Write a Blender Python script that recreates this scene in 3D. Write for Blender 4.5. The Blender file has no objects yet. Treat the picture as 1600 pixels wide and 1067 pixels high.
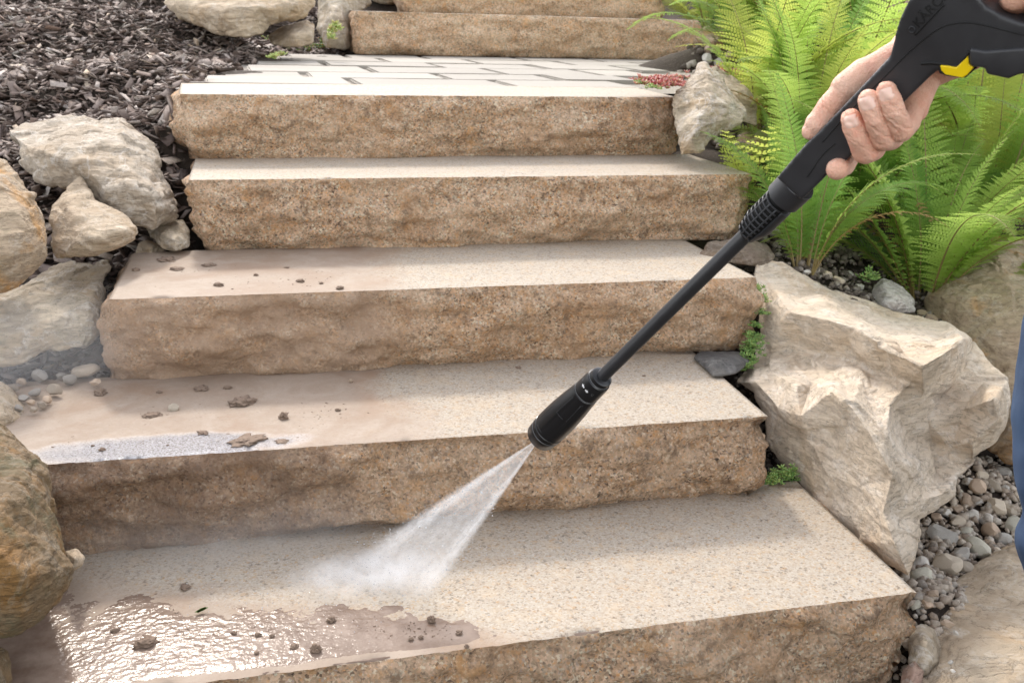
import bpy, bmesh, math, random
import numpy as np
from mathutils import Vector, Matrix, noise
from mathutils.geometry import delaunay_2d_cdt
R = math.radians
random.seed(11)
sc = bpy.context.scene
COL = sc.collection

# ---------------------------------------------------------------- camera, sky, sun
K = 1.28
CAM = Vector((0, -0.93390184*K, 0.60940695*K))
AX = Vector((0.96869804, -0.24683239, 0.02641749))
BX = Vector((0.04641774, 0.28464555, 0.95750838))
CX = Vector((0.2438637, 0.92631025, -0.28719298))
F = 1692.3157
cd = bpy.data.cameras.new('camera'); cam = bpy.data.objects.new('camera', cd); COL.objects.link(cam)
M = Matrix((AX, BX, -CX)).transposed().to_4x4(); M.translation = CAM
cam.matrix_world = M
cd.sensor_width = 36; cd.lens = F/1600*36; cd.clip_end = 200; cd.clip_start = 0.02
sc.camera = cam
cd.dof.use_dof = True; cd.dof.focus_distance = 1.35; cd.dof.aperture_fstop = 18
SUN_EL, SUN_AZ = R(40), R(-5)       # azimuth from +Y, negative to the left
sd = Vector((math.sin(SUN_AZ)*math.cos(SUN_EL), math.cos(SUN_AZ)*math.cos(SUN_EL), math.sin(SUN_EL)))
w = bpy.data.worlds.new('World'); sc.world = w; w.use_nodes = True
nt = w.node_tree; bg = nt.nodes['Background']
sky = nt.nodes.new('ShaderNodeTexSky'); sky.sky_type = 'NISHITA'; sky.sun_disc = False
sky.sun_elevation = SUN_EL; sky.sun_rotation = SUN_AZ; sky.air_density = 1.0; sky.dust_density = 0.9; sky.ozone_density = 0.2
hsv = nt.nodes.new('ShaderNodeHueSaturation'); hsv.inputs['Saturation'].default_value = .35
nt.links.new(sky.outputs[0], hsv.inputs['Color']); nt.links.new(hsv.outputs[0], bg.inputs[0]); bg.inputs[1].default_value = 0.15
sl = bpy.data.lights.new('sun', 'SUN'); so = bpy.data.objects.new('sun', sl); COL.objects.link(so)
sl.energy = .68; sl.angle = R(6); sl.color = (1, 0.95, 0.87)
so.rotation_euler = sd.to_track_quat('Z', 'Y').to_euler()
sc.view_settings.view_transform = 'Standard'; sc.view_settings.look = 'None'
sc.view_settings.exposure = 1.80; sc.view_settings.gamma = 1; sc.view_settings.use_curve_mapping = False
sc.view_settings.use_white_balance = True; sc.view_settings.white_balance_temperature = 6800; sc.view_settings.white_balance_tint = 11
sc.cycles.max_bounces = 8; sc.cycles.transparent_max_bounces = 12; sc.cycles.volume_bounces = 3
sc.cycles.use_denoising = True
sc.cycles.caustics_reflective = False; sc.cycles.caustics_refractive = False

# ---------------------------------------------------------------- geometry of the place
def P(u, v, w_):
    return CAM + AX*((u-800)/F*w_) - BX*((v-533.5)/F*w_) + CX*w_
def ray(u, v):
    return AX*((u-800)/F) - BX*((v-533.5)/F) + CX
def wz(u, v, z):
    return (z-CAM.z)/ray(u, v).z
def pz(u, v, z):
    return P(u, v, wz(u, v, z))
def py_(u, v, y):
    r = ray(u, v); return CAM + r*((y-CAM.y)/r.y)
def depth(p): return (p-CAM).dot(CX)

# ---------------------------------------------------------------- object helpers
def tag(o, label=None, cat=None, group=None, kind=None):
    if label: o['label'] = label
    if cat: o['category'] = cat
    if group: o['group'] = group
    if kind: o['kind'] = kind
    return o
def mesh_obj(name, verts, faces, mats, parent=None, smooth=True, loc=None, fmat=None):
    me = bpy.data.meshes.new(name)
    if loc is not None: verts = [Vector(v)-loc for v in verts]
    me.from_pydata([tuple(v) for v in verts], [], faces)
    if not isinstance(mats, (list, tuple)): mats = [mats]
    for m in mats: me.materials.append(m)
    if smooth: me.shade_smooth()
    if fmat is not None: me.polygons.foreach_set('material_index', fmat)
    me.update()
    o = bpy.data.objects.new(name, me); COL.objects.link(o)
    if loc is not None: o.location = loc
    if parent: o.parent = parent
    return o
def bm_obj(name, bm, mats, parent=None, smooth=True, loc=None):
    me = bpy.data.meshes.new(name)
    if loc is not None: bmesh.ops.translate(bm, verts=bm.verts, vec=-Vector(loc))
    bm.to_mesh(me); bm.free()
    if not isinstance(mats, (list, tuple)): mats = [mats]
    for m in mats: me.materials.append(m)
    if smooth: me.shade_smooth()
    o = bpy.data.objects.new(name, me); COL.objects.link(o)
    if loc is not None: o.location = loc
    if parent: o.parent = parent
    return o
def empty(name, loc=(0, 0, 0)):
    o = bpy.data.objects.new(name, None); o.location = loc; o.empty_display_size = .05; COL.objects.link(o); return o
def copy_tree(o, parent=None):
    c = o.copy(); COL.objects.link(c); c.parent = parent
    for ch in o.children: copy_tree(ch, c)
    return c
def apply_mods(o):
    dg = bpy.context.evaluated_depsgraph_get(); dg.update()
    me = bpy.data.meshes.new_from_object(o.evaluated_get(dg))
    o.modifiers.clear(); o.data = me
    me.shade_smooth()
def frac(p, s, sd_=0, oct_=4, H=1.0):
    return noise.fractal(Vector((p[0]*s+sd_*7.1, p[1]*s+sd_*3.3, p[2]*s-sd_*5.7)), H, 2.0, oct_)
def sstep(a, b, x):
    t = min(1, max(0, (x-a)/(b-a))); return t*t*(3-2*t)
def tube_bm(bm, pts, rad, seg=8, cap=True):
    rings = []
    n = len(pts); up = None
    for i, p in enumerate(pts):
        p = Vector(p); a = Vector(pts[max(0, i-1)]); b = Vector(pts[min(n-1, i+1)])
        t = (b-a).normalized()
        if up is None: up = t.orthogonal().normalized()
        up = (up - t*up.dot(t)).normalized(); s = t.cross(up)
        r = rad[i] if isinstance(rad, (list, tuple)) else rad
        rings.append([bm.verts.new(p+(up*math.cos(k/seg*2*math.pi)+s*math.sin(k/seg*2*math.pi))*r) for k in range(seg)])
    for i in range(n-1):
        for k in range(seg):
            bm.faces.new((rings[i][k], rings[i][(k+1) % seg], rings[i+1][(k+1) % seg], rings[i+1][k]))
    if cap:
        bm.faces.new(rings[0][::-1]); bm.faces.new(rings[-1])

# ---------------------------------------------------------------- materials
class NG:
    def __init__(s, name, kind='surface'):
        s.m = bpy.data.materials.new(name); s.m.use_nodes = True; s.t = s.m.node_tree
        s.t.nodes.clear(); s.out = s.t.nodes.new('ShaderNodeOutputMaterial')
        s.geo = s.t.nodes.new('ShaderNodeNewGeometry'); s.tc = s.t.nodes.new('ShaderNodeTexCoord')
        s.oi = s.t.nodes.new('ShaderNodeObjectInfo')
        s.pos = s.geo.outputs['Position']; s.obj = s.tc.outputs['Object']
    def n(s, t, **kw):
        x = s.t.nodes.new(t)
        for k, v in kw.items(): setattr(x, k, v)
        return x
    def put(s, sock, v):
        if isinstance(v, bpy.types.NodeSocket): s.t.links.new(v, sock)
        elif v is not None: sock.default_value = v
    def noise(s, scale, detail=4, rough=.55, co=None, dist=0, out=0):
        x = s.n('ShaderNodeTexNoise'); s.put(x.inputs['Vector'], co or s.pos)
        x.inputs['Scale'].default_value = scale; x.inputs['Detail'].default_value = detail
        x.inputs['Roughness'].default_value = rough; x.inputs['Distortion'].default_value = dist
        return x.outputs[out]
    def voro(s, scale, co=None, feature='F1', out='Distance', rand=1):
        x = s.n('ShaderNodeTexVoronoi', feature=feature); s.put(x.inputs['Vector'], co or s.pos)
        x.inputs['Scale'].default_value = scale; x.inputs['Randomness'].default_value = rand
        return x.outputs[out]
    def mapr(s, v, a, b, c=0., d=1., smooth=False):
        x = s.n('ShaderNodeMapRange'); x.clamp = True
        if smooth: x.interpolation_type = 'SMOOTHSTEP'
        for i, q in enumerate((v, a, b, c, d)): s.put(x.inputs[i], q)
        return x.outputs[0]
    def math(s, op, a, b=None, c=None):
        x = s.n('ShaderNodeMath', operation=op); s.put(x.inputs[0], a)
        if b is not None: s.put(x.inputs[1], b)
        if c is not None: s.put(x.inputs[2], c)
        return x.outputs[0]
    def mix(s, f, a, b, blend='MIX'):
        x = s.n('ShaderNodeMix', data_type='RGBA', blend_type=blend)
        s.put(x.inputs[0], f)
        for k, v in ((6, a), (7, b)):
            if isinstance(v, tuple) and len(v) == 3: v = (*v, 1)
            s.put(x.inputs[k], v)
        return x.outputs[2]
    def ramp(s, v, stops, interp='LINEAR'):
        x = s.n('ShaderNodeValToRGB'); cr = x.color_ramp; cr.interpolation = interp
        while len(cr.elements) < len(stops): cr.elements.new(.5)
        for e, (p, c) in zip(cr.elements, stops): e.position = p; e.color = (*c, 1) if len(c) == 3 else c
        s.put(x.inputs[0], v); return x.outputs[0]
    def sep(s, v=None):
        x = s.n('ShaderNodeSeparateXYZ'); s.put(x.inputs[0], v or s.pos); return x.outputs
    def bump(s, h, strength=.5, dist=.002, normal=None):
        x = s.n('ShaderNodeBump'); s.put(x.inputs['Height'], h); x.inputs['Strength'].default_value = strength
        x.inputs['Distance'].default_value = dist
        if normal: s.put(x.inputs['Normal'], normal)
        return x.outputs[0]
    def pbr(s, col, rough=.7, normal=None, **kw):
        x = s.n('ShaderNodeBsdfPrincipled')
        if isinstance(col, tuple) and len(col) == 3: col = (*col, 1)
        s.put(x.inputs['Base Color'], col); s.put(x.inputs['Roughness'], rough)
        if normal: s.put(x.inputs['Normal'], normal)
        for k, v in kw.items(): s.put(x.inputs[k.replace('_', ' ')], v)
        s.t.links.new(x.outputs[0], s.out.inputs[0]); return x

def grains(g, scale, seed=0.):
    wn = g.n('ShaderNodeTexNoise'); g.put(wn.inputs['Vector'], g.pos); wn.inputs['Scale'].default_value = scale*1.1; wn.inputs['Detail'].default_value = 2
    mp = g.n('ShaderNodeVectorMath', operation='MULTIPLY_ADD'); g.put(mp.inputs[0], wn.outputs['Color']); mp.inputs[1].default_value = (1.1/scale,)*3; g.put(mp.inputs[2], g.pos)
    x = g.n('ShaderNodeTexVoronoi'); g.put(x.inputs['Vector'], mp.outputs[0]); x.inputs['Scale'].default_value = scale
    return g.sep(x.outputs['Color'])[0]
def mat_granite_top(name, mud=None, wet=None, grime=.15):
    g = NG(name)
    fine = g.noise(420, 3, .7)
    c1 = g.ramp(grains(g, 400), [(0, (0.079, 0.062, 0.048)), (.05, (0.238, 0.176, 0.123)), (.11, (0.352, 0.282, 0.216)), (.30, (0.431, 0.374, 0.308)), (.60, (0.484, 0.431, 0.365)), (.84, (0.563, 0.519, 0.458)), (.93, (0.458, 0.299, 0.141)), (.97, (0.422, 0.361, 0.290))], 'CONSTANT')
    c2 = g.ramp(grains(g, 230), [(0, (0.088, 0.070, 0.053)), (.045, (0.396, 0.326, 0.246)), (.25, (0.449, 0.396, 0.330)), (.70, (0.497, 0.449, 0.383)), (.93, (0.422, 0.246, 0.097)), (.97, (0.440, 0.378, 0.299))], 'CONSTANT')
    base = g.mix(.48, c1, c2); base = g.mix(1.0, base, (.90, .885, .86), 'MULTIPLY')
    base = g.mix(g.mapr(fine, .40, .66, 0, .28), base, (.42, .33, .24))
    base = g.mix(g.mapr(g.noise(26, 5, .65), .50, .70, 0, .22), base, (.60, .42, .24))
    base = g.mix(g.mapr(g.noise(3.2, 5, .65), .50, .72, 0, grime), base, (.40, .29, .20))
    h = g.math('ADD', g.math('MULTIPLY', fine, .6), g.math('MULTIPLY', g.noise(120, 3), .8))
    rough = .72
    if mud is not None:
        # dried silt film with an irregular border: x < x0 + slope*y
        x, y, z = g.sep()[:3]
        x0, sl_, edge = mud
        e = g.math('ADD', x, g.math('MULTIPLY', y, sl_))
        e = g.math('ADD', e, g.mapr(g.noise(5, 5, .6), 0, 1, -.16, .16))
        mk = g.mapr(e, x0-edge, x0+edge, 1, 0)
        mk = g.math('MULTIPLY', mk, g.mapr(g.noise(11, 5, .7), .30, .50, .72, 1))
        silt = g.mix(g.noise(30, 6, .7), (.275, .20, .145), (.355, .27, .205))
        silt = g.mix(g.mapr(g.noise(9, 7, .7, dist=1.), .45, .62, 0, .5), silt, (.41, .33, .265))
        silt = g.mix(g.mapr(g.noise(4, 6, .65, dist=.8), .52, .64, 0, .75), silt, (.27, .175, .115))
        silt = g.mix(g.mapr(g.noise(150, 3, .8), .60, .66, 0, .35), silt, (.18, .12, .09))
        base = g.mix(g.math('MULTIPLY', mk, .93), base, silt)
        h = g.mix(mk, h, g.math('MULTIPLY', g.noise(90, 6, .7), .8))
        rim = g.mapr(g.math('ABSOLUTE', g.math('SUBTRACT', e, x0-.02)), 0, edge*1.2+.02, .7, 0)
        base = g.mix(g.math('MULTIPLY', rim, g.mapr(g.noise(6, 4), .46, .6)), base, (.30, .19, .12))
    rg = rough
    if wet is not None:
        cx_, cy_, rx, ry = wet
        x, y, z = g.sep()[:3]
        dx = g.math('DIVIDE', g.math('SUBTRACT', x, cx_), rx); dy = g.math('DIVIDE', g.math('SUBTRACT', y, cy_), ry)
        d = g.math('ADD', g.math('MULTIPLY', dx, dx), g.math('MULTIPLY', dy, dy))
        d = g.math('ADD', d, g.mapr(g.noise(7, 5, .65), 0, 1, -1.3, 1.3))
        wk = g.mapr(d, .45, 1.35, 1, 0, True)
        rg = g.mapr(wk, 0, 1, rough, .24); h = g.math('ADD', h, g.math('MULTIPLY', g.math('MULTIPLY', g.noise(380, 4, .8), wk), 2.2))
        base = g.mix(g.math('MULTIPLY', wk, .8), base, g.mix(g.mapr(g.noise(300, 3, .8), .45, .6), (.62, .605, .63), (.26, .24, .235)))  # washed wet granite, its sky reflection also painted in as pale bluish speckle
        bp = g.bump(h, .7, .0022)
        b2 = g.pbr(base, rg, bp, Coat_Weight=wk, Coat_Roughness=.16)
        g.put(b2.inputs['Coat Normal'], bp)
    else:
        g.pbr(base, rg, g.bump(h, .4, .0012))
    return g.m

def mat_granite_side(name, tone=1.0, mudx=None, mf=.6, mc=((.42, .27, .18), (.62, .44, .31))):
    g = NG(name)
    t_ = lambda *c: (min(.9, c[0]*tone*1.17), min(.86, c[1]*tone*1.09), min(.82, c[2]*tone*1.04))
    c1 = g.ramp(grains(g, 300), [(0, (.05, .035, .028)), (.07, (.32, .20, .12)), (.20, (.52, .36, .225)), (.40, t_(.48, .33, .215)), (.62, t_(.58, .43, .30)), (.80, t_(.74, .61, .48)), (.91, t_(.55, .30, .12)), (.96, t_(.40, .34, .30))], 'CONSTANT')
    c2 = g.ramp(grains(g, 150), [(0, (.09, .06, .045)), (.06, t_(.33, .21, .13)), (.30, t_(.45, .31, .20)), (.60, t_(.56, .41, .28)), (.86, t_(.68, .54, .41)), (.94, t_(.55, .29, .11))], 'CONSTANT')
    base = g.mix(.30, c1, c2)
    base = g.mix(g.mapr(g.noise(9, 6, .7, dist=.5), .42, .62, 0, .38), base, t_(.62, .49, .36))
    base = g.mix(g.mapr(g.noise(5, 7, .72, dist=.6), .50, .64, 0, .5), base, t_(.36, .22, .12))
    base = g.mix(g.mapr(g.noise(38, 6, .7), .54, .66, 0, .6), base, (.17, .11, .07))
    base = g.mix(g.mapr(g.noise(22, 6, .7), .56, .68, 0, .5), base, t_(.56, .31, .12))
    if mudx is not None:
        x = g.sep()[0]
        e = g.math('ADD', x, g.mapr(g.noise(5, 5, .6), 0, 1, -.15, .15))
        mk = g.math('MULTIPLY', g.mapr(e, mudx-.06, mudx+.06, mf, 0), g.mapr(g.noise(16, 6, .7), .34, .56, .45, 1.15))
        base = g.mix(mk, base, g.mix(g.noise(14, 5, .65), *mc))
    h = g.math('ADD', g.math('MULTIPLY', g.noise(230, 4, .75), .8), g.math('MULTIPLY', g.noise(60, 8, .74, dist=.4), 2.4))
    g.pbr(base, .82, g.bump(h, 1.0, .0065), Specular_IOR_Level=.3)
    return g.m

def mat_rock(name, a, b, c, d=(.80, .76, .70), ochre=.5, veins=.5, sc_=1.0, lichen=0.):
    g = NG(name)
    co = g.obj
    base = g.mix(g.mapr(g.noise(7*sc_, 7, .68, co, .6), .38, .62), (*a,), (*b,))
    base = g.mix(g.mapr(g.noise(4*sc_, 5, .6, co, 1.2), .50, .60, 0, ochre), base, c)
    st = g.n('ShaderNodeMapping'); g.put(st.inputs[0], co); st.inputs['Scale'].default_value = (1, 2.2, 9); st.inputs['Rotation'].default_value = (.5, .35, .2)
    base = g.mix(g.mapr(g.noise(5*sc_, 7, .7, st.outputs[0], .8), .48, .66, 0, .55), base, tuple(x*.62 for x in a))
    w1 = g.math('ABSOLUTE', g.math('SUBTRACT', g.noise(6*sc_, 6, .62, co, 1.0), .5))
    base = g.mix(g.mapr(w1, 0, .018, veins, 0), base, d)
    base = g.mix(g.mapr(g.noise(26*sc_, 8, .75, co), .54, .68, 0, .5), base, d)
    w2 = g.math('ABSOLUTE', g.math('SUBTRACT', g.noise(9*sc_, 5, .6, st.outputs[0], .6), .5))
    base = g.mix(g.mapr(w2, 0, .008, .7, 0), base, tuple(x*.33 for x in a))
    base = g.mix(g.mapr(g.noise(150, 3, .8, co), .58, .70, 0, .55), base, tuple(x*.45 for x in a))
    if lichen:
        base = g.mix(g.mapr(g.noise(16, 8, .75, co), .52, .62, 0, lichen), base, (.13, .125, .07))
    crack = g.mapr(w2, 0, .03, 0, 1)
    h = g.math('ADD', g.math('MULTIPLY', g.noise(38, 9, .68, co, .4), 1.6), g.math('MULTIPLY', g.noise(200, 4, .7, co), .25))
    h = g.math('ADD', h, g.math('MULTIPLY', g.noise(13, 8, .7, st.outputs[0], .5), 1.6))
    h = g.math('ADD', h, g.math('MULTIPLY', crack, .35))
    g.pbr(base, .78, g.bump(h, .8, .006), Specular_IOR_Level=.35)
    return g.m

def mat_simple_stone(name, a, b):
    g = NG(name)
    co = g.obj
    base = g.mix(g.mapr(g.noise(30, 6, .7, co), .38, .62), a, b)
    base = g.mix(g.mapr(g.noise(140, 4, .7, co), .55, .68, 0, .4), base, tuple(x*.5 for x in a))
    hs = g.n('ShaderNodeHueSaturation'); g.put(hs.inputs['Color'], base)
    g.put(hs.inputs['Value'], g.mapr(g.oi.outputs['Random'], 0, 1, .65, 1.2))
    g.pbr(hs.outputs[0], .75, g.bump(g.noise(110, 6, .7, co), .5, .003))
    return g.m

def mat_island(name, stops, rough=.8, bumpk=.4, transl=0, sat=None):
    g = NG(name)
    base = g.ramp(g.geo.outputs['Random Per Island'], stops)
    base = g.mix(g.mapr(g.noise(190, 4, .7), .35, .68, 0, .55), base, tuple(x*.45 for x in stops[len(stops)//2][1]))
    g.pbr(base, rough, g.bump(g.noise(320, 4, .7), bumpk, .002))
    return g.m

def mat_leaf(name, c1, c2, tcol, tw=.5):
    g = NG(name)
    base = g.mix(g.mapr(g.noise(13, 3, .6), .35, .65), c1, c2)
    hs = g.n('ShaderNodeHueSaturation'); g.put(hs.inputs['Color'], base)
    g.put(hs.inputs['Value'], g.mapr(g.oi.outputs['Random'], 0, 1, .7, 1.25))
    g.put(hs.inputs['Hue'], g.mapr(g.noise(3, 2), .3, .7, .485, .512))
    b = g.pbr(hs.outputs[0], .6, None, Specular_IOR_Level=.2)
    tr = g.n('ShaderNodeBsdfTranslucent')
    tb = g.mix(g.oi.outputs['Random'], tcol, tuple(x*.72 for x in tcol))
    g.put(tr.inputs[0], tb)
    ms = g.n('ShaderNodeMixShader'); ms.inputs[0].default_value = tw
    g.t.links.new(b.outputs[0], ms.inputs[1]); g.t.links.new(tr.outputs[0], ms.inputs[2])
    g.t.links.new(ms.outputs[0], g.out.inputs[0])
    return g.m

M_soil = None
def mk_soil():
    g = NG('dark_soil')
    base = g.mix(g.noise(20, 7, .7), (.030, .020, .014), (.085, .060, .042))
    base = g.mix(g.mapr(g.noise(120, 5, .75), .55, .68), base, (.15, .115, .085))
    g.pbr(base, .95, g.bump(g.noise(60, 9, .75), 1, .012))
    return g.m
M_soil = mk_soil()

# ---------------------------------------------------------------- terrain
ctl = []
def cp(x, y, z): ctl.append((x, y, z))
def cpp(u, v, w_, dz=0): p = P(u, v, w_); ctl.append((p.x, p.y, p.z+dz))
# under the flight and the landing
for (y, z) in ((-.5, -.2), (-.1, -.19), (.2, -.2), (.6, -.06), (1.0, .08), (1.35, .22), (1.7, .36), (2.2, .5), (3, .52), (3.8, .52), (4.4, .6), (4.9, .75), (5.5, .95)):
    for x in (0, .35, .7): cp(x if y < 2 else x+.3, y, z)
for (y, z) in ((2.2, .5), (3, .52), (3.8, .52), (4.4, .6), (4.9, .8)):
    for x in (1.2, 1.6, 2.0): cp(x, y, z)
for (x, y, z) in ((.5, 3.95, .5), (.62, 4.2, .55), (.45, 4.25, .58), (.8, 4.3, .55), (1.0, 4.2, .55), (.65, 4.6, .7), (.4, 3.6, .53), (1.4, 4.3, .55), (2.3, 4.2, .6), (2.25, 3.9, .52)): cp(x, y, z)
# left bank
for a_ in ((60, 1100, 1.35), (-60, 900, 1.55), (60, 620, 2.05), (-30, 600, 2.0), (185, 430, 2.3), (245, 400, 2.32), (262, 290, 2.5), (290, 180, 2.65), (330, 125, 2.95), (430, 88, 4.25), (370, 110, 3.4), (500, 84, 4.75),
           (0, 250, 2.75), (100, 200, 2.75), (200, 190, 2.72), (-150, 260, 2.7), (0, 130, 3.3), (150, 110, 3.3), (250, 100, 3.3), (0, 20, 4.3), (150, 20, 4.4), (300, 30, 4.5), (0, -60, 5.2), (250, -60, 5.5), (450, 20, 5.6), (540, 0, 6.3), (-200, 100, 3.4), (-300, -20, 4.4), (-500, 350, 2.6), (-500, 700, 2.2)):
    cpp(*a_)
# right bank
for a_ in ((1200, 425, 2.36), (1300, 460, 2.5), (1250, 400, 2.5), (1430, 495, 2.55), (1350, 400, 2.75), (1500, 430, 2.75), (1130, 232, 2.95), (1180, 210, 3.1), (1250, 250, 3.1), (1400, 300, 3.1), (1600, 330, 3.1), (1125, 120, 3.8), (1110, 70, 4.6), (1200, 60, 4.6), (1350, 60, 4.6), (1500, 60, 4.6), (1750, 60, 4.6),
           (1500, 850, 1.98), (1440, 930, 1.74), (1600, 740, 2.35), (1450, 1000, 1.68), (1560, 900, 1.95), (1600, 1080, 1.66), (1500, 1140, 1.6), (1440, 1150, 1.58), (1750, 1000, 1.8), (1750, 750, 2.4), (1700, 500, 2.7), (1210, 720, 2.08), (1230, 745, 2.02), (1150, 590, 2.3), (1180, 520, 2.42), (1300, 700, 2.2), (1900, 400, 2.9)):
    cpp(*a_)
for (x, y, z) in ((-4, 0, .1), (-4, 3, .9), (-4, 7, 2.0), (0, 7.5, 1.9), (4, 7.5, 1.9), (8, 7, 1.9), (6, 3, .8), (6, 0, 0), (3, -1, -.25), (3, 1.5, .25), (4, 4, .9), (0, -2, -.25), (-3, -2, -.1), (3, -3, -.25), (-1.5, 1, .35), (2.4, 3, .75), (2.8, 4.4, 1.05)):
    cp(x, y, z)
CT = np.array(ctl)
def terr_np(x, y):
    x = np.asarray(x, float).ravel(); y = np.asarray(y, float).ravel()
    d2 = (x[:, None]-CT[None, :, 0])**2+(y[:, None]-CT[None, :, 1])**2+.0016
    wt = 1/d2**1.7
    return (wt*CT[None, :, 2]).sum(1)/wt.sum(1)
def terr(x, y): return float(terr_np([x], [y])[0])
def hit(u, v, wmin=1.2, wmax=8):
    r = ray(u, v); ws = np.linspace(wmin, wmax, 400)
    pts = np.array([list(CAM+r*float(q)) for q in ws])
    z = terr_np(pts[:, 0], pts[:, 1]); idx = np.where(pts[:, 2] < z)[0]
    if len(idx) == 0: return None
    return P(u, v, float(ws[idx[0]]))
def mk_ground():
    # fine grid near the steps, coarse beyond
    xs = np.concatenate([np.linspace(-30, -3, 10)[:-1], np.linspace(-3, 5, 230), np.linspace(5, 30, 10)[1:]])
    ys = np.concatenate([np.linspace(-12, -1.5, 8)[:-1], np.linspace(-1.5, 8, 270), np.linspace(8, 60, 14)[1:]])
    X, Y = np.meshgrid(xs, ys); Z = terr_np(X, Y).reshape(X.shape)
    Z = Z + np.clip(Y-8, 0, 100)*.28
    verts = []
    for x, y, z in zip(X.ravel(), Y.ravel(), Z.ravel()):
        verts.append((x, y, z+.012*frac((x, y, 0), 5, 1, 4)-.01))
    nx, ny = len(xs), len(ys)
    faces = [(j*nx+i, j*nx+i+1, (j+1)*nx+i+1, (j+1)*nx+i) for j in range(ny-1) for i in range(nx-1)]
    o = mesh_obj('ground', verts, faces, M_soil)
    tag(o, kind='structure')
mk_ground()

# ---------------------------------------------------------------- granite steps
def smp(a, b, n): return [a+(b-a)*i/n for i in range(n+1)]
def stone_step(label, FL, FR, BL, BR, ztop, h, mtop, mside, seed, res=.006, tl=0.02, tr=0.0, bulge=.010):
    """block: top quad FL,FR,BR,BL (x,y); rough pitched front and ends. tl/tr: how far the ends draw in below the top."""
    nx = max(20, int((FR[0]-FL[0])/res)); nz = max(8, int(h/res)); ny = 24
    verts = []; idx = {}; faces = []; fm = []
    def top(s, t):
        a = Vector((*FL, 0)).lerp(Vector((*FR, 0)), s); b = Vector((*BL, 0)).lerp(Vector((*BR, 0)), s)
        p = a.lerp(b, t); return p
    # loop of front + ends at each z level; top cap built separately and welded
    cx_ = (FL[0]+FR[0])/2
    def side_pt(kind, s, k):
        q = k/nz; z = ztop-h*q
        if kind == 0: p = top(s, 0); n = Vector((0, -1, 0))
        elif kind == 1: p = top(1, s); n = Vector((1, 0, 0))
        elif kind == 2: p = top(1-s, 1); n = Vector((0, 1, 0))
        else: p = top(0, 1-s); n = Vector((-1, 0, 0))
        p = Vector((p.x, p.y, z))
        # corner rounding of vertical arrises
        e = sstep(0, .10, q)
        if kind == 0:
            dl = (p.x-FL[0]); dr = (FR[0]-p.x)
            d = min(dl, dr)
            if d < .03: p.y += (.03-d)**2/.03*.55*(.25+.75*e)
        big = frac(p, 4.5, seed, 3)*.018+frac((p.x*.6, p.y, p.z*1.9), 11, seed+1, 5)*.021
        lg = (p.x*.9+p.z*5+frac(p, 3, seed+6, 3)*1.6)*3.1; lg -= math.floor(lg); big += (lg-.5)*.006*sstep(-.1, .4, frac(p, 3.3, seed+8, 2))
        rd = 1-abs(noise.noise(Vector((p.x*7+seed, p.y*7, p.z*13+.3*p.x))))*2
        big += max(0, rd-.55)*.012
        sm = frac(p, 34, seed+2, 5, .6)*.0052
        f = e
        if kind == 2: d = 0
        else:
            d = (big+bulge*math.sin(math.pi*min(1, q*1.05)))*f+sm*(.35+.65*f)
            d -= .012*sstep(.82, 1, q)
        if kind == 3:
            d -= tl*q; 
        if kind == 1: d -= tr*q
        if kind == 0:
            if dl < .05: p.x += (tl*q+.0)*(1-dl/.05)
            if dr < .05: p.x -= (tr*q)*(1-dr/.05)
        if k == 0 and kind != 2:
            ch_ = max(0, frac(p, 26, seed+20, 4)-.16)
            p.z -= ch_*.005+.0006; d -= ch_*.010+abs(frac(p, 60, seed+21, 3))*.0022
        return p+n*d
    segs = [(0, nx), (1, ny), (2, 12), (3, ny)]
    loop = []
    for kind, n_ in segs:
        for i in range(n_): loop.append((kind, i/n_))
    L = len(loop)
    for k in range(nz+1):
        for kind, s in loop:
            # corners: average handled by kind start
            verts.append(side_pt(kind, s, k))
    for k in range(nz):
        for i in range(L):
            j = (i+1) % L
            faces.append((k*L+i, (k+1)*L+i, (k+1)*L+j, k*L+j)); fm.append(1)
    # top: rows from front loop to back; fan grid between front verts and matching back positions
    nt_ = 10; TJ = [0, .022, .06, .15, .28, .42, .56, .70, .82, .92]
    base = len(verts)
    for j in range(1, nt_):
        for i in range(nx+1):
            p = top(i/nx, TJ[j]); verts.append(Vector((p.x, p.y, ztop+.0012*frac((p.x, p.y, 0), 6, seed, 3))))
    def T(i, j):
        if j == 0: return i if i < nx else nx
        return base+(j-1)*(nx+1)+i
    for j in range(nt_-1):
        for i in range(nx):
            faces.append((T(i, j), T(i+1, j), T(i+1, j+1), T(i, j+1))); fm.append(0)
    # back row to loop: n-gon closing back strip & ends
    # right end strip
    r_ = [nx+i for i in range(1, ny+1)]
    ring = [T(nx, 0)]
    back = [T(i, nt_-1) for i in range(nx, -1, -1)]
    right_col = [T(nx, j) for j in range(1, nt_)]
    faces.append(tuple([nx]+r_[:0]+[nx+i for i in range(1, ny+1)]+right_col[::-1])) ; fm.append(0)
    left = [nx+ny+12+i for i in range(0, ny)]+[0]
    left_col = [T(0, j) for j in range(1, nt_)]
    faces.append(tuple(left+left_col)); fm.append(0)
    backloop = [nx+ny+i for i in range(0, 13)]
    faces.append(tuple(backloop+[T(i, nt_-1) for i in range(nx+1)])); fm.append(0)
    faces.append(tuple(nz*L+i for i in range(L))[::-1]); fm.append(1)
    loc = Vector((cx_, (FL[1]+BL[1])/2, ztop-h))
    o = mesh_obj('stone_step', verts, faces, [mtop, mside], loc=loc, fmat=fm)
    # crisp arris
    me = o.data
    sharp = me.attributes.new('sharp_edge', 'BOOLEAN', 'EDGE')
    em = {}
    for p_ in me.polygons:
        for ek in p_.edge_keys: em.setdefault(ek, set()).add(p_.material_index)
    vals = [len(em.get(tuple(sorted(e.vertices)), {0})) > 1 for e in me.edges]
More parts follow.
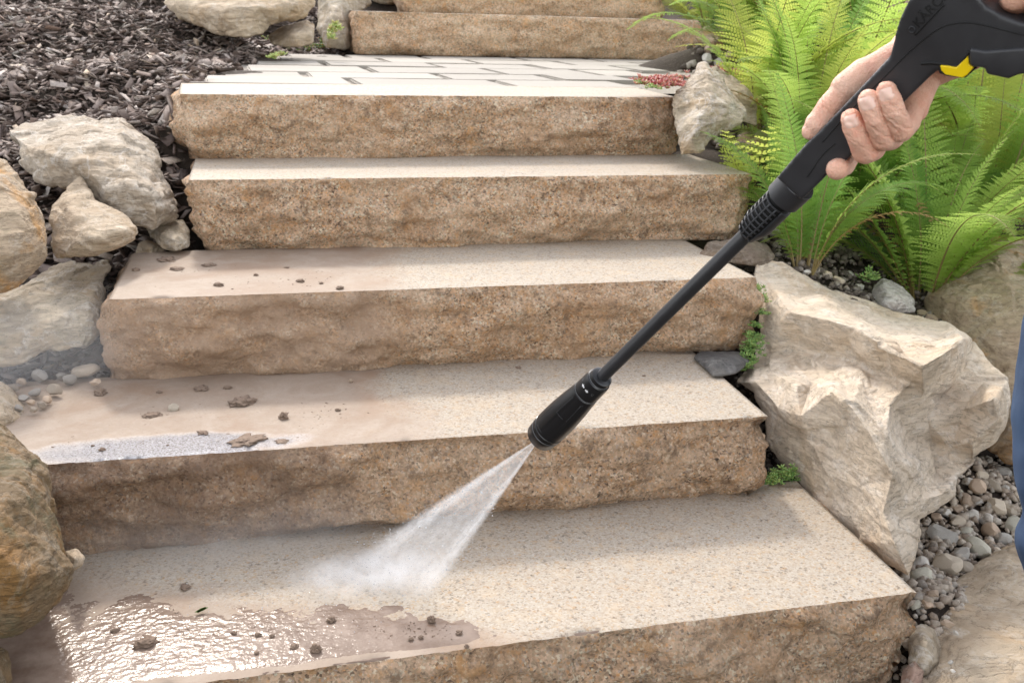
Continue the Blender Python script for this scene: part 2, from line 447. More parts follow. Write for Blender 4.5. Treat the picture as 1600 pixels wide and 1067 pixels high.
    sharp.data.foreach_set('value', vals)
    tag(o, label, 'stone step', 'granite block steps of the garden stair')
    return o
Z = [0, .1439, .2942, .4452, .5925]
T1 = mat_granite_top('granite_sawn_bottom', mud=(.33, 2.1, .10), grime=.16)
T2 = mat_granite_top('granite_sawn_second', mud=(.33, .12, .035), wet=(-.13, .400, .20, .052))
T3 = mat_granite_top('granite_sawn_third', mud=(.27, .0, .05))
T4 = mat_granite_top('granite_sawn_clean', grime=.2)
S1 = mat_granite_side('granite_split_warm', 1.22)
S2 = mat_granite_side('granite_split_wet', 1.12, mudx=.16, mf=.62, mc=((.16, .095, .06), (.27, .175, .12)))
S3 = mat_granite_side('granite_split_muddy', 1.2, mudx=.30, mf=.7)
S4 = mat_granite_side('granite_split_brown', 1.25)
S5 = mat_granite_side('granite_split_pale', 1.32)
st = stone_step
st('lowest and widest granite step, muddy water on its left half and the spray striking it', (-.36, -.012), (.930, .006), (-.36, .40), (.952, .40), Z[0], .165, T1, S1, 1, tr=.012)
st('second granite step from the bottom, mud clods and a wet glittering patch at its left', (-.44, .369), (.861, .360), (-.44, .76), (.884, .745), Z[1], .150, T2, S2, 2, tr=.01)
st('third granite step from the bottom, brown silt on the left of its tread and face', (-.215, .730), (1.005, .726), (-.205, 1.12), (1.010, 1.12), Z[2], .153, T3, S3, 3, tl=-.012, tr=.015, bulge=.014)
st('fourth granite step from the bottom, clean tread, directly below the paved landing step', (-.085, 1.098), (1.168, 1.103), (-.078, 1.47), (1.170, 1.47), Z[3], .154, T4, S4, 4, tl=.024, tr=.03, bulge=.012)
st('fifth granite step from the bottom, its tread edging the paved landing', (-.105, 1.418), (1.120, 1.458), (-.115, 1.80), (1.150, 1.85), Z[4], .150, T4, S4, 5, tl=.012, tr=.0, bulge=.014)
yS6 = 4.012
a6, b6 = py_(557, 17, yS6), py_(1091, 31, yS6)
st('sixth granite step, first one behind the paved landing', (a6.x, yS6), (b6.x, yS6-.01), (a6.x, yS6+.42), (b6.x+.02, yS6+.42), .785, .192, T4, S5, 6, res=.012, tl=.0)
a7 = py_(638, 0, yS6+.37)
st('topmost granite step, cut off by the upper edge of the photo', (a7.x, yS6+.37), (a7.x+1.35, yS6+.37), (a7.x, yS6+.8), (a7.x+1.35, yS6+.8), .965, .185, T4, S5, 7, res=.014, tl=.0)

# ---------------------------------------------------------------- landing pavers
def mk_pavers():
    g = NG('paver_concrete'); 
    base = g.mix(g.noise(6, 4), (.30, .27, .23), (.40, .36, .31))
    base = g.mix(g.mapr(g.noise(180, 4, .7), .56, .7, 0, .4), base, (.42, .37, .31))
    hs = g.n('ShaderNodeHueSaturation'); g.put(hs.inputs['Color'], base); g.put(hs.inputs['Value'], g.mapr(g.oi.outputs['Random'], 0, 1, .88, 1.08))
    g.pbr(hs.outputs[0], .8, g.bump(g.noise(140, 4), .4, .002))
    m = g.m
    gj = NG('joint_grit'); gj.pbr(gj.mix(gj.noise(90, 5, .7), (.22, .19, .155), (.40, .35, .30)), .95, gj.bump(gj.noise(120, 5), 1, .006))
    zt = Z[4]-.003
    vs = [130, 122.5, 114, 105, 98.2, 92.3, 87.0]
    ys = [pz(650, v, zt).y for v in vs]; ys[0] = 1.86; ys[-1] = 4.02
    # bedding
    mesh_obj('bedding', [(-.13, 1.8, zt-.012), (1.5, 1.8, zt-.012), (2.5, 4.1, zt-.012), (.1, 4.1, zt-.012)], [(0, 1, 2, 3)], gj.m)['kind'] = 'structure'
    rows = ['front row next to the fifth step', 'second row from the front', 'third row from the front', 'fourth row from the front', 'fifth row from the front', 'back row below the sixth step']
    ords = ['first', 'second', 'third', 'fourth', 'fifth', 'sixth', 'seventh', 'eighth']
    xl = [-.07, -.02, .06, .10, .20, .26]
    xr = [1.20, 1.32, 1.52, 1.72, 1.95, 2.28]
    rnd = random.Random(5)
    for r in range(6):
        y0, y1 = ys[r], ys[r+1]
        x = xl[r]; k = 0
        xe = xr[r]
        first = True
        while x < xe-.05:
            L = .40+rnd.uniform(-.05, .06)
            if first and r % 2: L = .26
            first = False
            x1 = min(x+L, xe)
            if xe-x1 < .12: x1 = xe
            bm = bmesh.new()
            gx = .012; gy = .010
            bmesh.ops.create_cube(bm, size=1)
            sx, sy = (x1-x-2*gx), (y1-y0-2*gy)
            dz = rnd.uniform(-.002, .002)
            for v in bm.verts:
                v.co.x *= sx; v.co.y *= sy; v.co.z = v.co.z*.05
            bmesh.ops.bevel(bm, geom=bm.edges[:], offset=.005, segments=2, affect='EDGES')
            bmesh.ops.subdivide_edges(bm, edges=[e for e in bm.edges if e.calc_length() > .1], cuts=4, use_grid_fill=True)
            for v in bm.verts:
                v.co += Vector((frac(v.co, 25, r*9+k, 2)*.0035, frac(v.co, 25, r*9+k+50, 2)*.0035, 0))
            c = Vector(((x+x1)/2, (y0+y1)/2, zt-.025+dz))
            o = bm_obj('paver', bm, m, smooth=False); o.location = c; o.rotation_euler = (rnd.uniform(-.003, .003), rnd.uniform(-.003, .003), rnd.uniform(-.008, .008))
            tag(o, f'pale paving slab, {ords[k]} from the left in the {rows[r]}', 'paving slab', 'pale paving slabs of the landing')
            x = x1; k += 1
mk_pavers()

# ---------------------------------------------------------------- boulders
def rock(name, label, outline, inner, mat, thick, seed, cat='boulder', lv=5, amp=1.0, smooth_=.35, group=None, chip=1.0):
    """outline/inner: (u, v, w). The outline is the silhouette at its real distance; inner points are the ridges that
    stand out toward the viewer; a full back side of depth `thick` closes the volume."""
    no = len(outline)
    cu = sum(p[0] for p in outline)/no; cv = sum(p[1] for p in outline)/no; cw = sum(p[2] for p in outline)/no
    bm = bmesh.new()
    def tri(pts_in, mapf, flip, vo):
        co = [Vector((p[0], p[1])) for p in outline]+[Vector((p[0], p[1])) for p in pts_in]
        edges = [(i, (i+1) % no) for i in range(no)]
        res = delaunay_2d_cdt(co, edges, [], 1, 1e-4)
        vmap = []
        for k, (c2, orig) in enumerate(zip(res[0], res[3])):
            if orig and orig[0] < no: vmap.append(vo[orig[0]])
            elif orig: vmap.append(bm.verts.new(mapf(pts_in[orig[0]-no])))
            else: vmap.append(bm.verts.new(P(c2[0], c2[1], cw)))
        for f in res[2]:
            fs = [vmap[i] for i in f]
            if flip: fs = fs[::-1]
            try: bm.faces.new(fs)
            except ValueError: pass
    vo = [bm.verts.new(P(*p)) for p in outline]
    tri(inner, lambda p: P(*p), False, vo)
    back = []
    for q, dk in ((.72, .62), (.38, .92)):
        for i in range(0, no, 2 if no > 10 else 1):
            p = outline[i]; back.append((cu+(p[0]-cu)*q, cv+(p[1]-cv)*q, (p[2]*q+cw*(1-q))+thick*dk))
    back.append((cu, cv, cw+thick))
    tri(back, lambda p: P(*p), True, vo)
    bmesh.ops.recalc_face_normals(bm, faces=bm.faces)
    size = max((a.co-b.co).length for a in vo for b in vo)
    for k in range(lv):
        bmesh.ops.subdivide_edges(bm, edges=bm.edges[:], cuts=1)
        bmesh.ops.triangulate(bm, faces=bm.faces[:])
        if k == 1:
            bm.normal_update()
            for v in bm.verts:
                v.co += v.normal*(frac(v.co, 2.2/size, seed, 2)*.016*size*amp)
        if 0 < k < 4:
            for _ in range(1):
                bmesh.ops.smooth_vert(bm, verts=bm.verts, factor=smooth_, use_axis_x=True, use_axis_y=True, use_axis_z=True)
    bm.normal_update()
    s1 = 4.5/size
    for v in bm.verts:
        p = v.co
        # angular breaks: planar steps in a warped direction + ridges
        q = Vector((p.x, p.y, p.z))*s1
        cell = noise.cell(Vector((q.x*1.1+seed+frac(q, 1.2, 3, 2)*.7, q.y*1.3, q.z*2.2+frac(q, .9, 5, 2)*.8)))
        rid = 1-abs(noise.noise(q*1.4+Vector((seed*3.1, 0, 0))))*2
        lg = (p.x*.25+p.y*.35+p.z)*9/size**.6*.55+frac(q, .55, seed+12, 3)*1.3+frac(q, 3, seed+13, 3)*.12; lf = lg-math.floor(lg)
        led = (lf**1.0-.5)*sstep(-.05, .30, frac(q, .8, seed+15, 2))*(1-sstep(.93, 1, lf))
        d = led*.022*chip+(cell-.5)*.007*chip + max(0, rid-.35)*.012*chip + frac(q, 1.3, seed+4, 5, .9)*.012 + frac(q, 9, seed+9, 4, .7)*.0035
        v.co = p+v.normal*d*size*amp
    bmesh.ops.smooth_vert(bm, verts=bm.verts, factor=.3, use_axis_x=True, use_axis_y=True, use_axis_z=True)
    loc = P(cu, cv, cw+thick*.4)
    zmin = min(v.co.z for v in bm.verts); loc.z = zmin
    o = bm_obj(name, bm, mat, loc=loc)
    tag(o, label, cat, group)
    return o
RG = 'weathered boulders edging the stair'
LB = (.50, .42, .32); 
m_pale = mat_rock('limestone_pale', (.45, .36, .265), (.55, .47, .375), (.44, .30, .17), (.70, .65, .58), .35, .5)
m_hero = mat_rock('limestone_cream', (.64, .515, .38), (.76, .635, .495), (.58, .39, .22), (.86, .79, .70), .35, .35, 1.1)
m_grey = mat_rock('limestone_grey', (.45, .36, .255), (.57, .475, .355), (.42, .27, .13), (.74, .70, .64), .5, .5, lichen=.3)
m_ochre = mat_rock('sandstone_ochre', (.17, .112, .055), (.25, .17, .095), (.26, .13, .035), (.44, .39, .31), .85, .25, lichen=.6)
m_brown = mat_rock('sandstone_brown', (.40, .29, .19), (.50, .38, .26), (.56, .29, .09), (.62, .55, .46), .9, .3, lichen=.22)
m_tan = mat_rock('sandstone_tan', (.48, .365, .25), (.58, .465, .335), (.50, .33, .18), (.68, .62, .53), .5, .3)

m_dark = mat_rock('dark_soil_stone', (.17, .125, .09), (.25, .19, .14), (.24, .15, .08), (.40, .34, .28), .5, .3, lichen=.3)
# left side
rock('boulder', 'large tan boulder at the top, lying on the bark mulch left of the landing',
     [(250, 8, 4.3), (262, -30, 4.4), (330, -70, 4.5), (430, -70, 4.5), (492, -30, 4.45), (495, 10, 4.35), (480, 28, 4.3), (452, 36, 4.25), (425, 42, 4.2), (412, 58, 4.12), (392, 62, 4.08), (350, 55, 4.1), (300, 42, 4.15)],
     [(300, 10, 4.1), (350, 20, 4.02), (400, 10, 4.05), (425, 15, 4.08), (460, 5, 4.18), (380, -30, 4.2)], m_tan, .35, 21, group=RG)
rock('boulder', 'small brown rock wedged under the top left boulder beside the green stonecrop',
     [(415, 58, 4.4), (440, 42, 4.45), (480, 30, 4.45), (493, 40, 4.4), (492, 66, 4.3), (470, 76, 4.25), (425, 72, 4.28)],
     [(455, 55, 4.22), (480, 50, 4.26)], m_tan, .18, 22, lv=4, group=RG)
rock('boulder', 'tall grey boulder standing at the left end of the sixth step',
     [(492, 40, 5.1), (497, 5, 5.2), (510, -30, 5.3), (565, -35, 5.5), (585, 5, 5.6), (562, 20, 5.4), (556, 60, 5.25), (546, 80, 5.1), (505, 78, 5.0)],
     [(520, 20, 5.0), (540, 45, 5.05), (515, 55, 4.95)], m_grey, .3, 23, lv=4, group=RG)
rock('boulder', 'grey rock behind the sixth step with a dark hollow beneath it',
     [(560, -5, 6.1), (575, -45, 6.2), (650, -60, 6.2), (690, -20, 6.2), (640, 4, 6.0), (600, 8, 6.0)],
     [(600, -15, 5.9), (640, -15, 5.9)], m_grey, .3, 24, lv=4, group=RG)
rock('boulder', 'broad grey white boulder below the bark mulch at the left of the fourth step',
     [(5, 200, 2.5), (30, 192, 2.55), (75, 188, 2.6), (130, 181, 2.62), (150, 190, 2.62), (185, 180, 2.62), (225, 198, 2.55), (245, 235, 2.45), (262, 275, 2.4), (285, 310, 2.35), (284, 340, 2.28), (235, 362, 2.2), (205, 350, 2.2), (150, 330, 2.22), (110, 300, 2.28), (60, 285, 2.32), (30, 262, 2.38)],
     [(40, 225, 2.36), (90, 205, 2.42), (120, 220, 2.30), (80, 240, 2.27), (135, 265, 2.20), (140, 200, 2.40), (190, 210, 2.38), (195, 255, 2.24), (200, 290, 2.16), (235, 300, 2.16), (165, 300, 2.17), (250, 320, 2.18)],
     m_pale, .22, 25, group=RG)
rock('boulder', 'pointed triangular tan stone leaning below the broad grey white boulder',
     [(125, 270, 2.22), (140, 290, 2.2), (150, 310, 2.16), (180, 325, 2.14), (208, 342, 2.12), (219, 360, 2.1), (212, 375, 2.08), (180, 392, 2.04), (140, 400, 2.03), (95, 404, 2.04), (78, 400, 2.06), (72, 330, 2.14), (95, 305, 2.18)],
     [(110, 330, 2.08), (130, 345, 2.05), (165, 350, 2.04), (190, 360, 2.03), (120, 380, 2.0), (160, 375, 2.0)], m_tan, .14, 26, lv=4, group=RG)
rock('boulder', 'brown rounded boulder cut by the left edge of the photo beside the triangular stone',
     [(-90, 270, 2.0), (-50, 245, 2.05), (0, 248, 2.05), (30, 268, 2.02), (48, 300, 2.0), (70, 335, 1.98), (78, 375, 1.95), (72, 410, 1.92), (45, 438, 1.9), (0, 460, 1.87), (-80, 470, 1.85), (-110, 380, 1.9)],
     [(0, 290, 1.95), (30, 330, 1.90), (45, 380, 1.87), (10, 400, 1.83), (-50, 400, 1.82), (-30, 330, 1.87)], m_brown, .2, 27, group=RG)
rock('boulder', 'flat topped grey tan boulder in the drifting mist left of the third step',
     [(-70, 480, 2.02), (-10, 455, 2.1), (45, 438, 2.15), (80, 412, 2.22), (120, 408, 2.25), (168, 405, 2.25), (177, 412, 2.2), (165, 440, 2.12), (166, 475, 2.06), (158, 525, 1.98), (128, 545, 1.95), (80, 552, 1.92), (20, 575, 1.88), (-70, 580, 1.85)],
     [(50, 470, 2.04), (120, 440, 2.12), (155, 430, 2.12), (140, 470, 2.0), (110, 490, 1.96), (140, 500, 1.94), (60, 520, 1.9), (0, 520, 1.9), (40, 500, 1.96)], m_grey, .2, 28, group=RG)
rock('boulder', 'small mossy grey stone jammed between the big left boulder and the fourth step',
     [(226, 358, 2.32), (245, 346, 2.34), (285, 342, 2.34), (298, 360, 2.3), (300, 385, 2.25), (275, 395, 2.2), (248, 385, 2.22)],
     [(262, 358, 2.25), (272, 372, 2.18), (250, 370, 2.22)], m_grey, .1, 29, lv=4, group=RG)
rock('boulder', 'little rounded stone lying at the left rear corner of the third tread',
     [(210, 398, 2.27), (214, 380, 2.29), (230, 374, 2.3), (250, 382, 2.29), (262, 396, 2.26), (240, 402, 2.24)],
     [(232, 386, 2.22)], m_tan, .07, 30, lv=4, group=RG)
rock('boulder', 'smooth tan stone at the left edge just above the big ochre boulder',
     [(-80, 600, 1.85), (-20, 585, 1.86), (15, 600, 1.84), (38, 630, 1.8), (45, 652, 1.76), (30, 672, 1.73), (-40, 700, 1.7), (-90, 680, 1.72)],
     [(0, 625, 1.74), (15, 650, 1.7), (-30, 650, 1.7)], m_tan, .12, 31, lv=4, group=RG)
rock('boulder', 'big ochre brown boulder in the left foreground overlapping the lowest step',
     [(-170, 690, 1.45), (-110, 640, 1.5), (-40, 635, 1.52), (5, 655, 1.5), (30, 682, 1.47), (62, 715, 1.43), (76, 735, 1.4), (84, 790, 1.37), (100, 850, 1.34), (121, 886, 1.32), (117, 912, 1.31), (100, 940, 1.29), (70, 975, 1.27), (20, 1000, 1.26), (-40, 1010, 1.25), (-150, 960, 1.27), (-200, 820, 1.36)],
     [(0, 690, 1.42), (35, 720, 1.38), (50, 760, 1.34), (20, 800, 1.28), (70, 850, 1.29), (90, 890, 1.27), (85, 915, 1.26), (40, 900, 1.22), (-20, 850, 1.22), (-60, 760, 1.3), (20, 950, 1.22), (-60, 920, 1.22)],
     m_ochre, .2, 32, group=RG, lv=5)
rock('boulder', 'small pale stone peeking out behind the big ochre foreground boulder',
     [(100, 860, 1.5), (120, 855, 1.5), (134, 870, 1.49), (130, 884, 1.47), (110, 895, 1.46)],
     [(116, 872, 1.45)], m_tan, .05, 33, lv=4, group=RG)
rock('boulder', 'dark stone at the very bottom left corner under the ochre boulder',
     [(-60, 1010, 1.3), (-10, 1000, 1.3), (14, 1015, 1.28), (20, 1060, 1.26), (10, 1110, 1.23), (-60, 1120, 1.23)],
     [(-20, 1050, 1.22)], m_ochre, .1, 34, lv=4, group=RG)
# right side
rock('boulder', 'pyramid shaped pale boulder right of the fifth step, between the red stonecrop and the ferns',
     [(1046, 150, 2.72), (1060, 135, 2.75), (1078, 118, 2.8), (1092, 96, 2.85), (1103, 95, 2.85), (1118, 112, 2.82), (1140, 140, 2.78), (1160, 162, 2.74), (1168, 180, 2.7), (1160, 192, 2.66), (1130, 205, 2.62), (1112, 225, 2.58), (1095, 244, 2.55), (1062, 243, 2.56), (1054, 200, 2.62)],
     [(1080, 150, 2.66), (1105, 122, 2.72), (1110, 150, 2.62), (1130, 165, 2.6), (1090, 185, 2.55), (1135, 185, 2.6), (1080, 215, 2.53), (1095, 200, 2.53)], m_grey, .2, 41, group=RG)
rock('boulder', 'pale ridge of rock half hidden behind the pyramid shaped boulder',
     [(1108, 104, 3.0), (1120, 104, 3.02), (1140, 118, 3.02), (1162, 132, 3.0), (1185, 160, 2.95), (1185, 200, 2.9), (1150, 190, 2.86)],
     [(1150, 150, 2.88)], m_tan, .15, 42, lv=4, group=RG)
hero = rock('boulder', 'huge cream limestone boulder with sharp ridges at the right of the lower steps',
     [(1182, 412, 2.38), (1196, 403, 2.42), (1222, 410, 2.43), (1250, 428, 2.43), (1290, 447, 2.44), (1330, 462, 2.44), (1375, 478, 2.42), (1430, 490, 2.40), (1480, 500, 2.34), (1520, 530, 2.25), (1545, 570, 2.16), (1575, 595, 2.08), (1582, 625, 2.03), (1578, 660, 2.0), (1555, 700, 1.95), (1525, 725, 1.92), (1495, 745, 1.88), (1492, 775, 1.84), (1465, 800, 1.79), (1442, 812, 1.75), (1437, 850, 1.70), (1420, 900, 1.66), (1385, 880, 1.71), (1336, 844, 1.79), (1294, 804, 1.86), (1246, 755, 1.95), (1214, 722, 1.99), (1196, 692, 2.01), (1192, 650, 2.03), (1175, 615, 2.06), (1148, 598, 2.1), (1162, 580, 2.15), (1176, 560, 2.18), (1184, 520, 2.22), (1190, 470, 2.28), (1178, 440, 2.34)],
     [(1200, 440, 2.34), (1186, 494, 2.20), (1235, 488, 2.13), (1291, 499, 2.06), (1336, 512, 2.01), (1385, 542, 1.93), (1441, 572, 1.84), (1475, 552, 1.90), (1508, 527, 2.02), (1260, 458, 2.32), (1350, 482, 2.28), (1430, 508, 2.22), (1470, 520, 2.18), (1330, 492, 2.22), (1362, 498, 2.24), (1400, 530, 2.06),
      (1200, 552, 2.17), (1250, 548, 2.14), (1320, 560, 2.08), (1380, 585, 1.99), (1420, 600, 1.92), (1197, 570, 2.13), (1253, 576, 2.10), (1300, 584, 2.03), (1345, 600, 1.95),
      (1180, 596, 2.02), (1205, 580, 2.06), (1246, 602, 1.95), (1298, 610, 1.85), (1330, 635, 1.80), (1360, 678, 1.75), (1383, 720, 1.71), (1270, 596, 2.00), (1320, 600, 1.95), (1360, 630, 1.89), (1392, 632, 1.86), (1385, 670, 1.80),
      (1220, 640, 1.95), (1262, 690, 1.90), (1290, 740, 1.85), (1340, 760, 1.78), (1300, 680, 1.87), (1250, 650, 1.90), (1396, 740, 1.70), (1380, 800, 1.69), (1398, 850, 1.645), (1415, 780, 1.73), (1425, 720, 1.83),
      (1405, 640, 1.90), (1420, 680, 1.93), (1445, 620, 1.92), (1456, 690, 1.955), (1450, 655, 1.945), (1470, 620, 2.00), (1463, 740, 1.90), (1500, 590, 2.05), (1535, 600, 2.05), (1552, 622, 1.88), (1562, 655, 1.89), (1505, 640, 1.95), (1520, 690, 1.90), (1482, 700, 1.93), (1472, 772, 1.80), (1440, 780, 1.76), (1432, 740, 1.82)],
     m_hero, .28, 43, group=RG, lv=5, amp=.42, smooth_=.07, chip=1.2)
rock('boulder', 'big rounded brown boulder behind the cream limestone boulder at the right edge',
     [(1444, 470, 2.6), (1448, 440, 2.66), (1475, 405, 2.74), (1510, 375, 2.8), (1540, 362, 2.85), (1600, 362, 2.85), (1700, 375, 2.8), (1760, 450, 2.65), (1760, 600, 2.4), (1700, 720, 2.2), (1600, 735, 2.17), (1540, 715, 2.2), (1490, 640, 2.3), (1450, 560, 2.45)],
     [(1490, 450, 2.5), (1540, 410, 2.6), (1560, 400, 2.6), (1545, 480, 2.42), (1590, 440, 2.5), (1570, 560, 2.3), (1620, 500, 2.35), (1500, 530, 2.42), (1600, 640, 2.15), (1680, 560, 2.3)],
     m_brown, .35, 44, group=RG, amp=.7)
rock('boulder', 'little white speckled rock between the fern stems and the cream boulder',
     [(1358, 470, 2.50), (1366, 445, 2.53), (1380, 432, 2.54), (1408, 445, 2.52), (1430, 465, 2.5), (1432, 490, 2.46), (1400, 492, 2.44), (1370, 485, 2.46)],
     [(1385, 455, 2.46), (1410, 470, 2.43), (1385, 472, 2.43)], mat_rock('white_speckled_rock', (.48, .43, .38), (.62, .58, .53), (.5, .38, .3), (.8, .78, .74), .3, .5, 2, .3), .1, 45, lv=4, group=RG)
rock('boulder', 'dark brown stone tucked under the right end of the fourth step',
     [(1090, 398, 2.36), (1105, 376, 2.40), (1160, 372, 2.46), (1200, 378, 2.48), (1215, 398, 2.45), (1205, 415, 2.40), (1175, 418, 2.36), (1120, 408, 2.33)],
     [(1150, 393, 2.36), (1190, 398, 2.38)], m_dark, .12, 46, lv=4, group=RG)
def flat_pts(pts, z, dzf=None):
    return [(u, v, wz(u, v, z+(dzf(u, v) if dzf else 0))) for u, v in pts]
rock('slab', 'broad flat tan rock slab at the bottom right corner',
     flat_pts([(1436, 990), (1440, 955), (1475, 915), (1515, 885), (1560, 850), (1600, 825), (1690, 800), (1780, 850), (1800, 1000), (1760, 1130), (1650, 1180), (1500, 1180), (1400, 1130), (1425, 1050)], -.135),
     flat_pts([(1480, 950), (1540, 920), (1530, 990), (1600, 950), (1600, 1050), (1500, 1060), (1680, 900), (1680, 1020), (1560, 890)], -.105), m_tan, .10, 47, cat='rock slab', amp=.45)
rock('boulder', 'pale wedge of stone against the right end of the lowest step',
     [(1420, 985, 1.66), (1440, 970, 1.68), (1462, 980, 1.68), (1472, 1005, 1.66), (1470, 1040, 1.62), (1440, 1060, 1.58), (1418, 1040, 1.6)],
     [(1445, 1000, 1.6), (1455, 1030, 1.58)], m_grey, .08, 48, lv=4, group=RG)
rock('boulder', 'small pinkish stone at the foot of the lowest step, bottom right',
     [(1410, 1045, 1.6), (1430, 1030, 1.6), (1445, 1050, 1.58), (1440, 1080, 1.55), (1405, 1085, 1.55)],
     [(1425, 1060, 1.54)], mat_rock('pink_rock', (.45, .28, .21), (.55, .40, .31), (.5, .3, .2)), .06, 49, lv=4, group=RG)
rock('boulder', 'flat dark slate stone in the gap right of the second tread',
     flat_pts([(1080, 560), (1090, 548), (1130, 546), (1165, 549), (1175, 566), (1150, 585), (1115, 590)], .15),
     flat_pts([(1120, 565), (1150, 562)], .165), mat_rock('slate', (.10, .095, .09), (.16, .15, .14), (.2, .17, .13), (.36, .34, .31), .3, .2), .06, 50, lv=4, group=RG, amp=.5)
for i, (ol, w0, lb) in enumerate([
    ([(1085, 60), (1100, 40), (1140, 35), (1160, 60), (1150, 90), (1110, 95)], 4.6, 'dark brown rock right of the sixth step below the ferns'),
    ([(1190, 20), (1230, -30), (1330, -40), (1380, 0), (1370, 40), (1290, 60), (1210, 55)], 4.9, 'dark rock behind the ferns at the top, left of the spray gun'),
    ([(1370, 30), (1390, -20), (1470, -40), (1560, -10), (1560, 60), (1470, 90), (1390, 70)], 4.9, 'dark rock behind the ferns at the top, hidden partly by the spray gun'),
    ([(1560, 30), (1600, -20), (1700, -30), (1760, 40), (1700, 120), (1600, 110)], 4.8, 'dark rock behind the ferns in the top right corner'),
    ([(1140, 230), (1160, 205), (1200, 200), (1225, 225), (1215, 262), (1170, 268)], 3.0, 'brown rock in the shade behind the fourth step and the young fern'),
    ([(1215, 330), (1235, 300), (1290, 300), (1310, 340), (1290, 370), (1235, 372)], 3.0, 'dark rock under the arching ferns behind the vented lance joint')]):
    cu = sum(p[0] for p in ol)/len(ol); cv = sum(p[1] for p in ol)/len(ol)
    rock('boulder', lb, [(a, b, w0) for a, b in ol], [(cu-10, cv, w0-.12), (cu+12, cv-8, w0-.1)], m_brown, .25, 60+i, lv=4, group=RG)

#PART2

rng = np.random.default_rng(3)
def proj_np(Pt):
    d = Pt-np.array(CAM); z = d@np.array(CX)
    return 800+F*(d@np.array(AX))/z, 533.5-F*(d@np.array(BX))/z, z
def np_mesh(name, V, Fc, mat, smooth=False, loc=(0, 0, 0)):
    me = bpy.data.meshes.new(name); nv, nf = len(V), len(Fc); k = Fc.shape[1]
    me.vertices.add(nv); me.vertices.foreach_set('co', (V-np.array(loc)).astype(np.float32).ravel())
    me.loops.add(nf*k); me.loops.foreach_set('vertex_index', Fc.astype(np.int32).ravel())
    me.polygons.add(nf); me.polygons.foreach_set('loop_start', np.arange(0, nf*k, k, dtype=np.int32))
    me.polygons.foreach_set('loop_total', np.full(nf, k, dtype=np.int32))
    me.materials.append(mat); me.update(calc_edges=True); me.validate()
    if smooth: me.shade_smooth()
    o = bpy.data.objects.new(name, me); COL.objects.link(o); o.location = loc; return o
def rot_mats(yaw, tilt, roll):
    cy, sy, ct, st_, cr, sr = np.cos(yaw), np.sin(yaw), np.cos(tilt), np.sin(tilt), np.cos(roll), np.sin(roll)
    n = len(yaw); Rz = np.zeros((n, 3, 3)); Ry = np.zeros((n, 3, 3)); Rx = np.zeros((n, 3, 3))
    Rz[:, 0, 0] = cy; Rz[:, 0, 1] = -sy; Rz[:, 1, 0] = sy; Rz[:, 1, 1] = cy; Rz[:, 2, 2] = 1
    Ry[:, 0, 0] = ct; Ry[:, 0, 2] = st_; Ry[:, 2, 0] = -st_; Ry[:, 2, 2] = ct; Ry[:, 1, 1] = 1
    Rx[:, 1, 1] = cr; Rx[:, 1, 2] = -sr; Rx[:, 2, 1] = sr; Rx[:, 2, 2] = cr; Rx[:, 0, 0] = 1
    return Rz@Ry@Rx

# ---------------------------------------------------------------- bark mulch
def left_limit(y):
    return np.interp(y, [.2, .72, .74, 1.1, 1.12, 1.42, 1.85, 2.3, 4.0, 4.05, 6], [-.46, -.44, -.22, -.22, -.10, -.12, -.10, -.02, .19, .5, .9])
def mk_mulch():
    N = 150000
    x = rng.uniform(-3.2, .8, N); y = rng.uniform(.9, 7.5, N)
    keep = x < left_limit(y)+rng.normal(0, .015, N)
    x, y = x[keep], y[keep]; z = terr_np(x, y)
    u, v, w_ = proj_np(np.stack([x, y, z], 1))
    keep = (u > -260) & (u < 620) & (v < 620) & (v > -140)
    dens = np.clip((3.0/w_)**1.0, .25, 1); keep &= rng.uniform(0, 1, len(x)) < dens
    x, y, z, w_ = x[keep], y[keep], z[keep], w_[keep]
    n = min(len(x), 46000); x, y, z, w_ = x[:n], y[:n], z[:n], w_[:n]
    L = np.clip(rng.lognormal(-3.95, .55, n), .008, .085)*1.2; Wd = np.clip(L*rng.uniform(.16, .95, n), .004, .03); T = rng.uniform(.0008, .0035, n)
    tmpl = np.array([[-.5, -.28, -.5], [.5, -.38, -.5], [.5, .3, -.5], [-.5, .42, -.5], [-.5, -.28, .5], [.5, -.38, .5], [.5, .3, .5], [-.5, .42, .5]])
    V = tmpl[None].repeat(n, 0)+rng.uniform(-.14, .14, (n, 8, 3))*np.array([1, 1, .2])
    V[:, :, 0] *= L[:, None]; V[:, :, 1] *= Wd[:, None]; V[:, :, 2] *= T[:, None]
    Rm = rot_mats(rng.uniform(0, 2*math.pi, n), rng.normal(0, .38, n), rng.normal(0, .45, n))
    V = np.einsum('nij,nkj->nki', Rm, V)+np.stack([x, y, z+rng.uniform(0, .028, n)], 1)[:, None]
    f = np.array([[0, 3, 2, 1], [4, 5, 6, 7], [0, 1, 5, 4], [1, 2, 6, 5], [2, 3, 7, 6], [3, 0, 4, 7]])
    Fc = (f[None]+np.arange(n)[:, None, None]*8).reshape(-1, 4)
    m = mat_island('bark_chips', [(0, (.07, .046, .036)), (.25, (.14, .095, .075)), (.42, (.26, .185, .15)), (.55, (.11, .074, .058)), (.67, (.36, .28, .24)), (.79, (.52, .45, .40)), (.88, (.25, .155, .11)), (.94, (.68, .62, .56)), (1, (.66, .50, .35))], .78, .7)
    o = np_mesh('bark_mulch', V.reshape(-1, 3), Fc, m); tag(o, 'dark grey brown bark mulch covering the bank left of the stair', 'bark mulch', kind='stuff')
mk_mulch()

